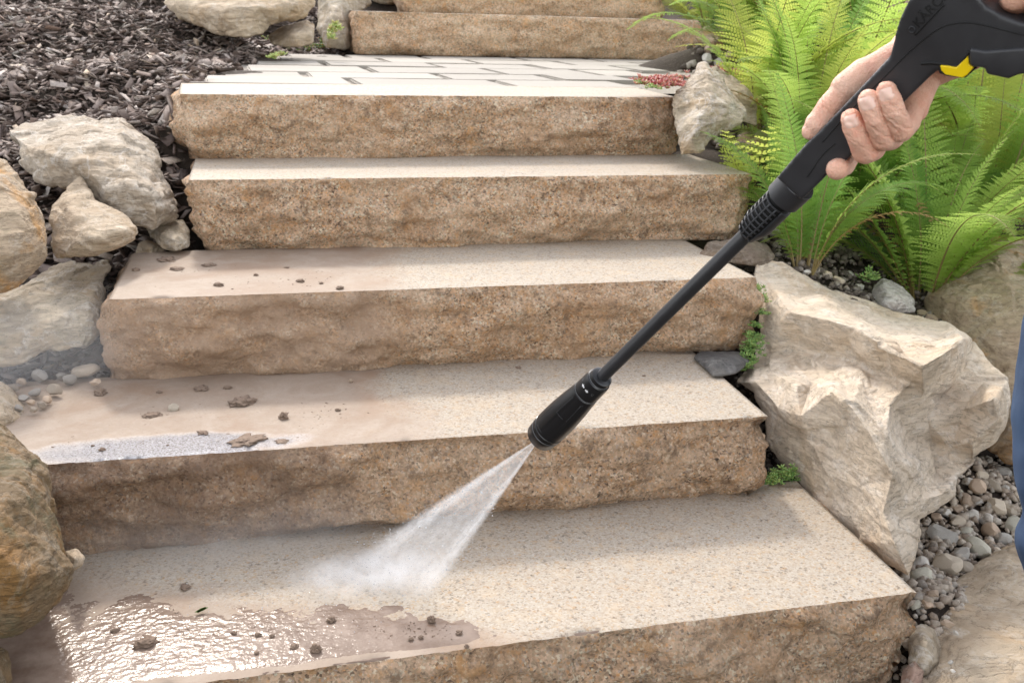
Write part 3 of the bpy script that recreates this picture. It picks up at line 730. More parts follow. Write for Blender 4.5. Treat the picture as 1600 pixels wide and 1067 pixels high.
# ---------------------------------------------------------------- stones: gravel stuff and single pebbles
def stone_template(seed, sub=2, sharp=.25):
    bm = bmesh.new(); bmesh.ops.create_icosphere(bm, subdivisions=sub, radius=1)
    rd = random.Random(seed)
    planes = []
    for _ in range(10):
        nrm = Vector((rd.gauss(0, 1), rd.gauss(0, 1), rd.gauss(0, 1))).normalized(); planes.append((nrm, rd.uniform(.5, .85)))
    for v in bm.verts:
        for nrm, d in planes:
            q = v.co.dot(nrm)
            if q > d: v.co -= nrm*(q-d)*1.0
        v.co += v.co.normalized()*frac(v.co, 1.3, seed, 3)*.10
        v.co.y *= .82; v.co.z *= .66
    V = np.array([list(v.co) for v in bm.verts]); Fc = np.array([[v.index for v in f.verts] for f in bm.faces]); bm.free()
    return V, Fc
def mk_gravel(name, label, pxpoly, n, smin, smax, stops, seed, zoff=0):
    r2 = np.random.default_rng(seed); pts = []
    poly = pxpoly
    def inside(u, v):
        c = False; j = len(poly)-1
        for i in range(len(poly)):
            (x1, y1), (x2, y2) = poly[i], poly[j]
            if (y1 > v) != (y2 > v) and u < (x2-x1)*(v-y1)/(y2-y1)+x1: c = not c
            j = i
        return c
    us = [p[0] for p in poly]; vs = [p[1] for p in poly]
    # world points on the terrain whose outline is the polygon's footprint
    hp = [hit(*p) for p in poly]; hp = [p for p in hp if p is not None]
    x0, x1 = min(p.x for p in hp), max(p.x for p in hp); y0, y1 = min(p.y for p in hp), max(p.y for p in hp)
    while len(pts) < n:
        x = r2.uniform(x0, x1, 4000); y = r2.uniform(y0, y1, 4000); z = terr_np(x, y)
        u, v, _ = proj_np(np.stack([x, y, z], 1))
        got = [(a, b, c) for a, b, c, uu, vv in zip(x, y, z, u, v) if inside(uu, vv)]
        if not got: break
        pts += got
    pts = np.array(pts[:n]); n = len(pts)
    s = smin*(smax/smin)**(r2.uniform(0, 1, n)**1.8)
    tm = [stone_template(k, 1) for k in range(5)]
    Vs, Fs, off = [], [], 0
    Rm = rot_mats(r2.uniform(0, 6.28, n), r2.normal(0, .4, n), r2.normal(0, .4, n))
    for i in range(n):
        V, Fc = tm[i % 5]; V2 = (V*s[i])@Rm[i].T+pts[i]+np.array([0, 0, s[i]*.35+zoff])
        Vs.append(V2); Fs.append(Fc+off); off += len(V)
    o = np_mesh(name, np.concatenate(Vs), np.concatenate(Fs), mat_island(name+'_mat', stops, .8, .6), smooth=False)
    tag(o, label, 'gravel', kind='stuff'); return o
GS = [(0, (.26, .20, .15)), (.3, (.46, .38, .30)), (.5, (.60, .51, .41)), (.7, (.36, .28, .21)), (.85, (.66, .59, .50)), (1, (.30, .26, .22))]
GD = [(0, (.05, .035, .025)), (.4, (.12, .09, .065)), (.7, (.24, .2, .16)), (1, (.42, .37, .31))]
mk_gravel('gravel', 'fine grey and brown gravel filling in between the pebbles at the lower right', [(1395, 900), (1440, 800), (1500, 730), (1620, 690), (1760, 700), (1760, 900), (1560, 890), (1490, 970), (1490, 1100), (1370, 1100)], 2600, .005, .016, GS, 1)
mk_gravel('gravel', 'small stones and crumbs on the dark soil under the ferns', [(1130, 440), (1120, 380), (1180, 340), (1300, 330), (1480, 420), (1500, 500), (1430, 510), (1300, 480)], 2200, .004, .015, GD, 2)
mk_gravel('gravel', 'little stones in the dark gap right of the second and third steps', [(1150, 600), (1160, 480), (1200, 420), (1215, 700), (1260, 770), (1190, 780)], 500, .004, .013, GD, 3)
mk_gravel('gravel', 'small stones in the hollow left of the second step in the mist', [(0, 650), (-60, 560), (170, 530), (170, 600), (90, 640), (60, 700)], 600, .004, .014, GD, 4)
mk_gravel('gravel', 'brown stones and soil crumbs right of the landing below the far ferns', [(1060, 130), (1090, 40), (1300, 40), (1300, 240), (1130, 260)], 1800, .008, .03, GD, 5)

STONE_M = [mat_simple_stone('pebble_grey', (.54, .50, .44), (.72, .67, .60)), mat_simple_stone('pebble_beige', (.54, .44, .33), (.68, .585, .46)),
           mat_simple_stone('pebble_brown', (.46, .33, .23), (.60, .46, .34)), mat_simple_stone('pebble_greenish', (.52, .48, .38), (.68, .64, .52))]
STONE_M += [mat_simple_stone('pebble_dull_tan', (.30, .235, .175), (.42, .345, .265)), mat_simple_stone('pebble_dull_grey', (.24, .21, .18), (.36, .325, .285))]
CN = ['grey', 'beige', 'brown', 'greenish grey', 'dull tan', 'dull grey']
peb_me = []
for k in range(18):
    V, Fc = stone_template(100+k, 3); me = bpy.data.meshes.new('pebble')
    me.from_pydata(V.tolist(), [], Fc.tolist()); me.materials.append(STONE_M[k % 6]); me.shade_smooth(); me.set_sharp_from_angle(angle=R(20)); peb_me.append(me)
SEEN = {}
ORD = ['', 'another ', 'a third ', 'a fourth ', 'a fifth ', 'a sixth ', 'a seventh ']
def pebble(p, s, ci, label, group, yaw=None, cat='pebble', name='pebble'):
    ks = [k for k in range(18) if k % 6 == ci]
    o = bpy.data.objects.new(name, peb_me[random.choice(ks)]); COL.objects.link(o)
    o.location = p; o.scale = (s, s*random.uniform(.85, 1.1), s*random.uniform(.85, 1.15)); o.rotation_euler = (random.uniform(-.35, .35), random.uniform(-.35, .35), random.uniform(0, 6.28) if yaw is None else yaw)
    tag(o, label, cat, group); return o
# (u, v, px width, colour)
right_peb = [(1468, 838, 50, 0), (1495, 815, 40, 1), (1508, 832, 30, 3), (1475, 880, 52, 1), (1524, 855, 46, 3), (1500, 866, 36, 0), (1510, 887, 30, 1), (1540, 866, 24, 2),
             (1558, 790, 38, 1), (1580, 797, 34, 1), (1582, 818, 32, 3), (1548, 828, 38, 2), (1518, 805, 28, 0), (1540, 812, 30, 0), (1568, 843, 34, 0), (1572, 765, 28, 0), (1548, 757, 40, 1), (1566, 738, 34, 0),
             (1590, 748, 30, 3), (1528, 760, 34, 2), (1508, 782, 30, 2), (1525, 783, 26, 0), (1495, 795, 26, 2), (1438, 880, 30, 0), (1440, 900, 38, 3), (1452, 872, 22, 2), (1430, 862, 22, 1), (1456, 928, 30, 2), (1478, 912, 22, 2),
             (1466, 912, 16, 0), (1484, 898, 16, 2), (1440, 925, 20, 0), (1432, 945, 22, 3), (1438, 955, 18, 0), (1448, 943, 24, 2), (1545, 848, 22, 2), (1556, 860, 22, 1), (1590, 835, 26, 1), (1595, 775, 30, 1), (1605, 800, 36, 3),
             (1480, 850, 22, 0), (1492, 842, 20, 2), (1462, 808, 24, 2), (1478, 800, 20, 0), (1620, 760, 40, 1), (1625, 830, 40, 0), (1640, 790, 44, 2), (1535, 745, 24, 1), (1512, 752, 26, 0), (1496, 772, 22, 3)]
wherp = ['at the cream boulder foot', 'amid the gravel', 'near the blue jeans', 'beside the flat slab']
for (u, v, s, ci) in right_peb:
    h_ = hit(u, v+s*.2)
    if h_ is None: continue
    w_ = depth(h_); r_ = s/2/F*w_*1.08
    wh = wherp[2] if u > 1560 else wherp[0] if (u < 1490 and v < 870) or v < 760 else wherp[3] if v > 895 or (u > 1530 and v > 838) else wherp[1]
    sz = 'large' if s >= 38 else 'medium sized' if s >= 28 else 'small'
    vp = 'upper' if v < 790 else 'lower' if v > 868 else 'middle'; hp = 'left' if u < 1475 else 'right' if u > 1545 else 'centre'
    pebble(h_+Vector((0, 0, r_*.38)), r_, ci, f'{sz} {CN[ci]} pebble {wh}, {vp} {hp} of the bed', 'pebbles in the gravel bed at the lower right')
for (u, v, s, ci) in [(84, 614, 27, 4), (135, 586, 42, 4), (75, 627, 18, 2), (56, 616, 22, 5), (66, 634, 16, 4), (38, 625, 20, 5), (49, 631, 14, 2), (64, 592, 30, 5), (110, 596, 24, 5), (34, 599, 18, 2), (52, 642, 14, 4), (95, 590, 16, 5), (20, 610, 18, 4), (150, 600, 18, 2), (30, 640, 16, 5)]:
    w_ = wz(u, v, .150); p = P(u, v, w_); r_ = s/2/F*w_*1.08
    sz = 'large' if s >= 28 else 'medium sized' if s >= 20 else 'small'
    pebble(p+Vector((0, 0, r_*.3)), r_, ci, f'{sz} {CN[ci]} pebble ' + ('close to the third step' if u > 90 else 'nearest the photo left edge' if u < 45 else 'amid the heap') + ', second tread', 'pebbles in the misty hollow left of the second step')
for (u, v, s, ci) in [(1226, 332, 34, 1), (1210, 365, 30, 0), (1240, 355, 22, 1), (1225, 380, 26, 0), (1190, 372, 24, 3), (1290, 430, 24, 1), (1310, 440, 28, 1), (1325, 428, 20, 0), (1275, 415, 22, 2), (1340, 450, 24, 0), (1440, 492, 24, 2), (1455, 500, 26, 2), (1260, 425, 18, 0), (1345, 400, 16, 0)]:
    h_ = hit(u, v+4)
    if h_ is None: continue
    w_ = depth(h_); r_ = s/2/F*w_
    pebble(h_+Vector((0, 0, r_*.4)), r_, ci, f'{CN[ci]} stone on dark soil under the ferns, ' + ('below the vented lance joint' if u < 1245 else 'next to the white speckled rock' if u > 1400 else 'just above the cream boulder ridge' if v > 426 else 'between two fern crowns'), 'stones on the soil beneath the ferns')
for (u, v, s, ci) in [(1105, 92, 22, 0), (1125, 100, 26, 0), (1108, 78, 20, 2), (1140, 88, 24, 2), (1085, 130, 30, 0), (1040, 132, 26, 1), (520, 80, 16, 0), (540, 74, 16, 0), (508, 66, 12, 0), (1420, 980, 14, 2)]:
    h_ = hit(u, v+4) 
    if h_ is None: continue
    w_ = depth(h_); r_ = s/2/F*w_
    pebble(h_+Vector((0, 0, r_*.4)), r_, ci, f'{CN[ci]} stone beside the sixth step, ' + ('left end near the green stonecrop' if u < 600 else 'right end below the ferns'), 'loose stones beside the paved landing')
# crumbs on the slab
for (u, v, s, ci) in [(1488, 952, 9, 2), (1493, 990, 13, 0), (1480, 978, 26, 2), (1485, 1035, 10, 0), (1489, 1049, 10, 0)]:
    w_ = wz(u, v, -.10); r_ = s/2/F*w_
    pebble(P(u, v, w_)+Vector((0, 0, r_*.3)), r_, ci, f'tiny {CN[ci]} stone on the flat rock slab, ' + ('near its left edge by the step' if u < 1486 and v < 1000 else 'farther back' if v < 1000 else 'the upper of a close pair' if v < 1042 else 'the lower of a close pair'), 'tiny stones on the flat rock slab')

# ---------------------------------------------------------------- mud clods and litter on the treads
g = NG('mud_clod'); bc = g.mix(g.noise(120, 5, .7), (.15, .10, .07), (.33, .235, .17)); g.pbr(bc, .85, g.bump(g.noise(260, 5, .7), .9, .003)); m_clod = g.m
g = NG('mud_clod_pale'); bc = g.mix(g.noise(120, 5, .7), (.26, .19, .14), (.42, .33, .26)); g.pbr(bc, .85, g.bump(g.noise(260, 5, .7), .9, .003)); m_clod2 = g.m
def clod(u, v, z, s, flat, label, pale=False, seed=0):
    w_ = wz(u, v, z); p = P(u, v, w_); r_ = s/2/F*w_*.72
    bm = bmesh.new(); bmesh.ops.create_icosphere(bm, subdivisions=4, radius=1)
    for q in bm.verts:
        d = 1+frac(q.co, 1.5, seed, 4)*.55+frac(q.co, 4.5, seed+3, 4)*.40
        q.co = Vector((q.co.x*d*(1+.35*flat), q.co.y*d*(1.1 if flat < .5 else 1.5), q.co.z*d*(.8-.58*flat)))*r_
    o = bm_obj('mud_clod', bm, m_clod2 if pale else m_clod); o.location = p+Vector((0, 0, r_*(.45-.35*flat))); o.rotation_euler = (0, 0, seed*1.7)
    tag(o, label, 'mud clod', 'mud clods on the treads')
TH, SE, LO = .2942, .1439, 0.001
cl = [(262, 407, TH, 26, .9, 'dark flat mud lump at the rear left of the third tread'), (213, 423, TH, 13, .4, 'small clod nearest the left end of the third tread'), (276, 421, TH, 20, 1, 'thin crumbled mud patch left of centre on the third tread'), (326, 415, TH, 18, .9, 'flat mud crumb at the back of the third tread'),
      (342, 446, TH, 15, .6, 'mud crumb in the sunlit front of the third tread, left'), (400, 431, TH, 9, .2, 'tiny round clod in the middle of the third tread litter'), (469, 440, TH, 12, .5, 'small dark clod right of the silt on the third tread'), (502, 443, TH, 7, .5, 'specklike crumb on the third tread'), (448, 419, TH, 7, .5, 'specklike crumb at the back of the third tread'), (531, 451, TH, 13, .5, 'rightmost clod near the front edge of the third tread'),
      (157, 616, SE, 22, .1, 'roundish dark clod near the left end of the second tread'), (314, 608, SE, 20, .8, 'flat clod at the back of the second tread, left of two'), (356, 607, SE, 14, .4, 'small clod at the back of the second tread'), (249, 614, SE, 10, .4, 'faint small clod near the back of the second tread'),
      (379, 631, SE, 34, .6, 'widest mud lump in the middle of the second tread'), (443, 654, SE, 19, -.2, 'tall knobbly clod standing on the sunlit middle of the second tread'), (238, 649, SE, 24, 1, 'thin mud streak left of the pale stone on the second tread'), (317, 677, SE, 16, .7, 'small mound near the front of the second tread'), (388, 689, SE, 44, 1, 'long crumbled mud strip at the front of the second tread'), (442, 690, SE, 18, 1, 'thin mud crumb right of the long mud strip'),
      (160, 703, SE, 10, .5, 'dark crumb in the wet glittering patch, lower one'), (145, 697, SE, 6, .3, 'dark crumb in the wet glittering patch, upper left one'), (262, 696, SE, 5, .2, 'dark crumb at the right of the wet glittering patch'), (528, 641, SE, 9, .4, 'small clod near the edge of the silt on the second tread'), (810, 575, SE, 9, .6, 'lone dark crumb behind the nozzle on the second tread'), (1006, 588, SE, 6, .4, 'tiny crumb right of the lance tube on the second tread'),
      (289, 917, LO, 15, .7, 'dark spot of mud behind the muddy water on the lowest tread'), (229, 1005, LO, 30, .5, 'biggest clod soaking in the muddy water at the left'), (366, 989, LO, 9, .3, 'small clod in the muddy water, left of three'), (403, 992, LO, 11, .3, 'small clod in the muddy water, middle of three'), (425, 994, LO, 9, .3, 'small clod in the muddy water, right of three'),
      (518, 969, LO, 16, .3, 'clod at the rear edge of the muddy water'), (493, 1017, LO, 19, -.35, 'dark upright block of mud at the front of the muddy water'), (460, 1010, LO, 12, .6, 'flat clod beside the upright mud block'), (401, 1020, LO, 9, .4, 'low clod near the front edge in the muddy water'),
      (674, 970, LO, 17, 0, 'crumbly dark clod just in front of the spray'), (642, 999, LO, 9, .2, 'little clod before the spray, left of a pair'), (658, 996, LO, 9, .2, 'little clod before the spray, right of a pair'), (717, 989, LO, 12, .3, 'clod at the right end of the muddy water'), (729, 1010, LO, 9, .2, 'small brown clod at the front edge of the lowest step'), (180, 985, LO, 12, .5, 'low clod in the glittering muddy water near the ochre boulder')]
for i, c in enumerate(cl): clod(*c, seed=i)
w_ = wz(272, 640, SE)
pebble(P(272, 641, w_)+Vector((0, 0, .004)), .0115, 1, 'angular pale stone lying among the clods on the second tread', None, .3, 'stone chip', 'stone_chip')
pebble(P(548, 597, wz(548, 597, SE))+Vector((0, 0, .003)), .005, 2, 'tiny stone at the foot of the third step face', None, .3, 'stone chip', 'stone_chip')

# many nameless crumbs
def crumbs(name, label, z, boxes, n, seed):
    r2 = np.random.default_rng(seed); tm = stone_template(3, 1); Vs = []; Fs = []; off = 0
    for i in range(n):
        b = boxes[r2.integers(len(boxes))]; u, v = r2.normal(b[0], b[2]), r2.normal(b[1], b[3])
        if not (b[4] < v < b[5]): continue
        p = pz(u, v, z); s = r2.lognormal(-6.9, .45)
        V = tm[0]*s*np.array([1.5, 1, .6])@rot_mats(np.array([r2.uniform(0, 6)]), np.zeros(1), np.zeros(1))[0].T+np.array(p)
        Vs.append(V); Fs.append(tm[1]+off); off += len(V)
    o = np_mesh(name, np.concatenate(Vs), np.concatenate(Fs), m_clod); tag(o, label, 'mud crumbs', kind='stuff')
crumbs('mud_crumbs', 'fine mud crumbs strewn over the third tread', TH, [(300, 420, 50, 12, 402, 455), (440, 435, 60, 10, 402, 452)], 150, 5)
crumbs('mud_crumbs', 'fine mud crumbs strewn over the second tread', SE, [(350, 655, 90, 22, 605, 695), (250, 690, 90, 12, 660, 700), (450, 640, 90, 22, 600, 680)], 330, 6)
crumbs('mud_crumbs', 'fine mud crumbs and grit in the muddy water of the lowest tread', 0.001, [(350, 985, 120, 22, 940, 1030), (650, 985, 50, 12, 960, 1000)], 160, 7)

# ---------------------------------------------------------------- muddy water on the lowest tread
def mk_water():
    xs = np.arange(-.35, .50, .0018); ys = np.arange(-.010, .30, .0018)
    bx = [pz(u, v, 0) for u, v in ((60, 900), (130, 925), (300, 950), (440, 938), (560, 950), (690, 962), (780, 985), (860, 1000))]
    bX = [p.x for p in bx]; bY = [p.y for p in bx]
    V = []; 
    for y in ys:
        for x in xs:
            yb = float(np.interp(x, bX, bY))+.03*frac((x, y, 0), 14, 3, 3)
            e_ = y-yb+.02*frac((x, y, 0), 45, 8, 4)
            yf = -.012+(x+.36)/1.29*.018
            m = sstep(.034, -.034, e_)*sstep(yf+.001, yf+.030, y)*sstep(.50, .20, x+.1*frac((x, y, 0), 20, 4, 3))
            amp_ = (.35+.65*sstep(.35, -.1, x))
            rp = frac((x*.8, y*1.2, 0), 60, 1, 3)*.45+frac((x*.9, y*1.3, 0), 150, 5, 3, .6)*.75+frac((x, y, 0), 280, 6, 2)*.3
            z = -.0012+m*.0019+rp*.00050*m*amp_
            if y < yf+.004: V.append((x, yf+.004, -.004))
            else: V.append((x, y, z))
    nx, ny = len(xs), len(ys)
    Fc = np.array([(j*nx+i, j*nx+i+1, (j+1)*nx+i+1, (j+1)*nx+i) for j in range(ny-1) for i in range(nx-1)])
    g = NG('muddy_water')
    b = g.mix(g.mapr(g.noise(20, 5, .6), .35, .65), (.17, .115, .085), (.28, .21, .165))
    g.pbr(b, .15, g.bump(g.noise(330, 3, .5), .3, .001), IOR=1.33, Specular_IOR_Level=.22)
    o = np_mesh('muddy_water', np.array(V), Fc, g.m, smooth=True, loc=(-.1, .1, 0)); tag(o, kind='structure')
mk_water()
bm = bmesh.new()
lp = [(-1, 0), (-.5, .45), (.1, .5), (.6, .3), (1, 0), (.6, -.35), (0, -.45), (-.6, -.35)]
vs_ = [bm.verts.new((x*.010, y*.008, .0008+.0012*math.sin(x*3))) for x, y in lp]; bm.faces.new(vs_)
bmesh.ops.solidify(bm, geom=bm.faces[:], thickness=.0004)
m_wl = mat_leaf('wet_leaf', (.16, .30, .07), (.30, .42, .16), (.3, .5, .1), .3)
o = bm_obj('fallen_leaf', bm, m_wl); o.location = pz(315, 953, .0045); o.rotation_euler = (0, 0, .4); tag(o, 'small green leaf floating in the muddy water', 'leaf')

# ---------------------------------------------------------------- ferns
def frond_mesh(seed, L=1.0, W=.19, pairs=32, lobes=9, e0=75, bend=70, coarse=False):
    rd = random.Random(seed); V = []; Fq = []
    n = 40; pts = [Vector((0, 0, 0))]; dirs = []
    for i in range(n):
        t = i/n; a = R(e0-bend*t**1.4); d = Vector((math.cos(a), .10*math.sin(t*4+seed)*t, math.sin(a))).normalized(); dirs.append(d); pts.append(pts[-1]+d*(L/n))
    dirs.append(dirs[-1])
    # rachis
    for i in range(n+1):
        r = .0052*(1-i/n*.85); d = dirs[i]; up = Vector((-d.z, 0, d.x)).normalized(); sd2 = d.cross(up)
        for k in range(4): a = k*math.pi/2; V.append(pts[i]+(up*math.cos(a)+sd2*math.sin(a))*r)
    for i in range(n):
        for k in range(4): Fq.append((i*4+k, i*4+(k+1) % 4, (i+1)*4+(k+1) % 4, (i+1)*4+k))
    nr = len(Fq)
    def at(t):
        q = t*n; i = min(n-1, int(q)); f = q-i; return pts[i].lerp(pts[i+1], f), dirs[i]
    for j in range(pairs):
        t = .10+.89*(j/pairs)**.95; p, d = at(t); up = Vector((-d.z, 0, d.x)).normalized()
        prof = min(1, (t-.05)/.28)**.8*(1-max(0, (t-.32)/.70)**1.35)
        for sgn in (-1, 1):
            ll = W*max(.03, prof)*rd.uniform(.9, 1.08)
            side = d.cross(up)*sgn
            sweep = rd.uniform(.22, .36)+.35*t; ax = (side+d*sweep+up*rd.uniform(-.02, .16)).normalized()
            pn = ax.cross(d).normalized()*(1 if sgn > 0 else -1); fw = pn.cross(ax).normalized()
            if fw.dot(d) < 0: fw = -fw
            hw = (.0098 if not coarse else .026)*(0.55+.6*prof)*(L/1.0)**.3
            base = p+d*rd.uniform(-.003, .003); droop = rd.uniform(.06, .2)
            def axp(s): return base+ax*(ll*s)-pn*0+Vector((0, 0, -1))*(ll*droop*s*s)
            m = max(3, int(lobes*(.45+.55*prof)))
            for s_ in (-1, 1):
                for q in range(m):
                    a, b = q/m, (q+.80)/m
                    wq = hw*(1-.15*a)*(1-a**2.2)+.0008
                    lift = pn*(wq*.18)
                    p0 = axp(a); p1 = axp(b)
                    tip1 = axp(min(1, a+.42/m))+fw*(s_*wq)+ax*(wq*.25)+lift; tip2 = axp(min(1, b+.04/m))+fw*(s_*wq*.8)+ax*(wq*.40)+lift
                    k = len(V); V.extend([p0, p1, tip2, tip1]); Fq.append((k, k+1, k+2, k+3))
    me = bpy.data.meshes.new('frond'); me.from_pydata([tuple(v) for v in V], [], Fq)
    me.polygons.foreach_set('material_index', [1]*nr+[0]*(len(Fq)-nr))
    return me
m_leafs = [mat_leaf('fern_lime', (.21, .34, .06), (.31, .46, .10), (.60, .80, .18), .52), mat_leaf('fern_green', (.12, .25, .05), (.20, .36, .08), (.44, .68, .15), .5), mat_leaf('fern_yellow', (.33, .40, .07), (.45, .49, .12), (.76, .84, .19), .52)]
g = NG('fern_stalk'); g.pbr(g.mix(g.noise(8, 3), (.20, .19, .06), (.24, .13, .05)), .55); m_stalk = g.m
FR = {}
for mi in range(3):
    FR[mi] = []
    for k in range(5):
        me = frond_mesh(31*mi+k, 1, .155+.015*(k % 3), 42+2*k, 11, 84-3*k, 34+17*k); me.materials.append(m_leafs[mi]); me.materials.append(m_stalk); FR[mi].append(me)
m_dead = mat_leaf('fern_withered', (.30, .15, .05), (.42, .26, .10), (.5, .30, .10), .35)
DEAD = frond_mesh(777, 1, .12, 26, 7, 70, 110); DEAD.materials.append(m_dead); DEAD.materials.append(m_stalk)
young = []
for k in range(2):
    me = frond_mesh(400+k, 1, .30, 9, 6, 80, 50, coarse=True); me.materials.append(m_leafs[2]); me.materials.append(m_stalk); young.append(me)
def fern(base, label, n, Lmin, Lmax, mis, az0=None, azs=math.pi, seed=0, meshes=None, tilt=(0, .35), extra=()):
    rd = random.Random(seed); root = empty('fern', base); tag(root, label, 'fern', 'ferns on the right bank')
    def add(az, L, mi, tl, k=None, roll=0):
        me = rd.choice(meshes) if meshes else DEAD if (k is None and rd.random() < .05) else FR[mi][rd.randrange(5) if k is None else k]
        o = bpy.data.objects.new('frond', me); COL.objects.link(o); o.parent = root
        o.matrix_basis = Matrix.Rotation(az, 4, 'Z')@Matrix.Translation((.02, 0, -.01))@Matrix.Rotation(tl, 4, 'Y')@Matrix.Rotation(roll, 4, 'Z')@Matrix.Diagonal((L, L*rd.uniform(.9, 1.15), L, 1))
    for i in range(int(n*1.65)):
        az = rd.uniform(0, 2*math.pi) if az0 is None else az0+rd.uniform(-azs, azs)
        add(az, rd.uniform(Lmin, Lmax), rd.choice(mis), rd.uniform(*tilt), roll=rd.uniform(-.4, .4))
    for e in extra: add(*e)
    return root
def bp(u, v, w_=None):
    if w_ is None: return hit(u, v) or P(u, v, 3)
    p = P(u, v, w_); p.z = max(p.z, terr(p.x, p.y)-.03) if abs(p.z-terr(p.x, p.y)) < .3 else p.z; return p
W0 = -2.0  # toward the camera
fern(bp(1255, 425), 'fern with upright pale green fronds rising beside the vented lance joint', 10, .36, .50, [0, 1], R(30), 1.6, seed=1, tilt=(-.12, .18))
fern(bp(1442, 478), 'tall leafy fern rooted between the white speckled rock and the brown boulder', 16, .42, .66, [0, 1, 0], R(40), 2.2, seed=2, tilt=(-.1, .4), extra=[(R(-8), .52, 0, .62), (R(165), .5, 1, .35)])
fern(bp(1375, 392), 'small dark green fern drooping over the soil above the cream boulder', 5, .14, .22, [1], R(-80), 1.0, seed=3, tilt=(.5, .95))
fern(bp(1545, 365), 'broad fern with yellow green fronds behind the brown boulder at the right edge', 14, .45, .75, [0, 2], R(60), 2.2, seed=4, tilt=(0, .45))
fern(bp(1182, 215), 'tall fern with one upright frond facing the viewer, right of the pyramid shaped boulder', 9, .42, .62, [0, 2], R(20), 1.9, seed=5, tilt=(-.1, .25), extra=[(R(-95), .56, 2, -.05, 0)])
fern(bp(1255, 265), 'slender lime fern left of the fingertips, behind the thumb', 13, .45, .62, [0, 2, 1], None, seed=16, tilt=(-.1, .3))
fern(bp(1310, 260), 'large lime green fern right behind the fingers and the lance grip', 16, .55, .80, [0, 0, 2], None, seed=6, tilt=(-.1, .38))
fern(bp(1390, 270), 'dense fern directly behind the hand, below the yellow trigger', 16, .5, .75, [0, 1], None, seed=7, tilt=(-.1, .45))
fern(bp(1330, 330), 'leafy green fern in front of the others, below the curled fingers', 16, .32, .50, [0, 1], R(20), 2.4, seed=17, tilt=(-.1, .5))
fern(bp(1510, 270), 'dense yellowish fern under the black spray gun at the right', 16, .5, .75, [2, 0, 2], None, seed=8, tilt=(0, .5))
fern(bp(1110, 62), 'far fern spilling over the right end of the sixth step', 14, .55, .85, [2, 0], R(60), 2.2, seed=9, tilt=(.0, .5))
fern(bp(1230, 90), 'far lime fern filling the top between the sixth step and the spray gun', 18, .7, 1.05, [2, 0], None, seed=10, tilt=(-.1, .4))
fern(bp(1340, 110), 'far fern with pale feathery fronds just left of the spray gun body', 14, .6, .85, [1, 0], None, seed=11, tilt=(0, .4))
fern(bp(1180, 120), 'bushy fern between the pyramid shaped boulder and the far ferns', 14, .5, .75, [0, 1], R(40), 2.3, seed=18, tilt=(-.05, .35))
fern(bp(1600, 200), 'fern at the right edge beneath the rear of the spray gun', 14, .5, .8, [1, 0], None, seed=12, tilt=(0, .5))
fern(bp(1480, 380), 'green fern behind the brown boulder, its fronds arching to the right edge', 15, .34, .52, [0, 0, 1], R(30), 2.0, seed=19, tilt=(0, .5))
fern(bp(1172, 300, 2.62), 'young fern with broad pointed leaflets next to the right end of the fourth step', 5, .15, .23, [2], None, seed=13, meshes=young, tilt=(-.1, .3))
fern(bp(1225, 300, 2.8), 'low green fern just above the right end of the fourth step', 9, .22, .34, [0, 1], R(30), 1.6, seed=14, tilt=(0, .4))
fern(bp(1330, 345), 'shaded deep green fern in the dark behind the lance joint', 12, .35, .5, [1], None, seed=15, tilt=(0, .6))

# ---------------------------------------------------------------- stonecrop, moss, weeds
def leafy(name, label, cat, px, w_, n, spread, rs, stops, seed, leaf=5, flat=.6, h=.02):
    r2 = np.random.default_rng(seed); tm = stone_template(9, 1); Vs = []; Fs = []; off = 0
    for i in range(n):
        q = px[r2.integers(len(px))]
        p = (P(q[0], q[1], w_ if len(q) < 3 else q[2]) if w_ else hit(q[0], q[1]))+Vector((r2.normal(0, spread[0]), r2.normal(0, spread[1]), abs(r2.normal(0, h))))
        r = rs*r2.uniform(.6, 1.3)
        for k in range(leaf):
            a = 6.283*k/leaf+r2.uniform(-.3, .3); tl = r2.uniform(.2, .9)
            dirv = np.array([math.cos(a)*math.cos(tl), math.sin(a)*math.cos(tl), math.sin(tl)])
            Rm = rot_mats(np.array([a]), np.array([-tl]), np.zeros(1))[0]
            V = (tm[0]*np.array([1, .5, .35])*r)@Rm.T+np.array(p)+dirv*r*.9
            Vs.append(V); Fs.append(tm[1]+off); off += len(V)
    g = NG(name+'_leaf'); g.pbr(g.ramp(g.geo.outputs['Random Per Island'], stops), .5, None, Subsurface_Weight=.1)
    loc = P(px[0][0], px[0][1], w_ if len(px[0]) < 3 else px[0][2]) if w_ else hit(px[0][0], px[0][1])
    o = np_mesh(name, np.concatenate(Vs), np.concatenate(Fs), g.m, smooth=True, loc=tuple(loc)); tag(o, label, cat); return o
gr = [(0, (.08, .18, .04)), (.5, (.18, .32, .07)), (.8, (.30, .42, .12)), (1, (.10, .2, .05))]
yg = [(0, (.30, .42, .10)), (.6, (.45, .52, .18)), (1, (.55, .45, .2))]
rdp = [(0, (.28, .05, .06)), (.35, (.42, .12, .11)), (.6, (.5, .25, .18)), (.8, (.32, .07, .09)), (1, (.35, .35, .14))]
leafy('stonecrop', 'green stonecrop mat at the rear left corner of the paved landing', 'stonecrop', [(432, 74), (445, 77), (456, 78), (465, 80), (480, 81), (495, 80), (508, 81), (452, 74)], None, 240, (.03, .04), .010, gr, 1, h=.022)
leafy('stonecrop', 'upright yellow green stonecrop sprig in front of the tall grey boulder', 'stonecrop', [(517, 62), (519, 52), (521, 46), (530, 48), (525, 44)], 4.28, 40, (.008, .01), .011, yg, 2, h=.008)
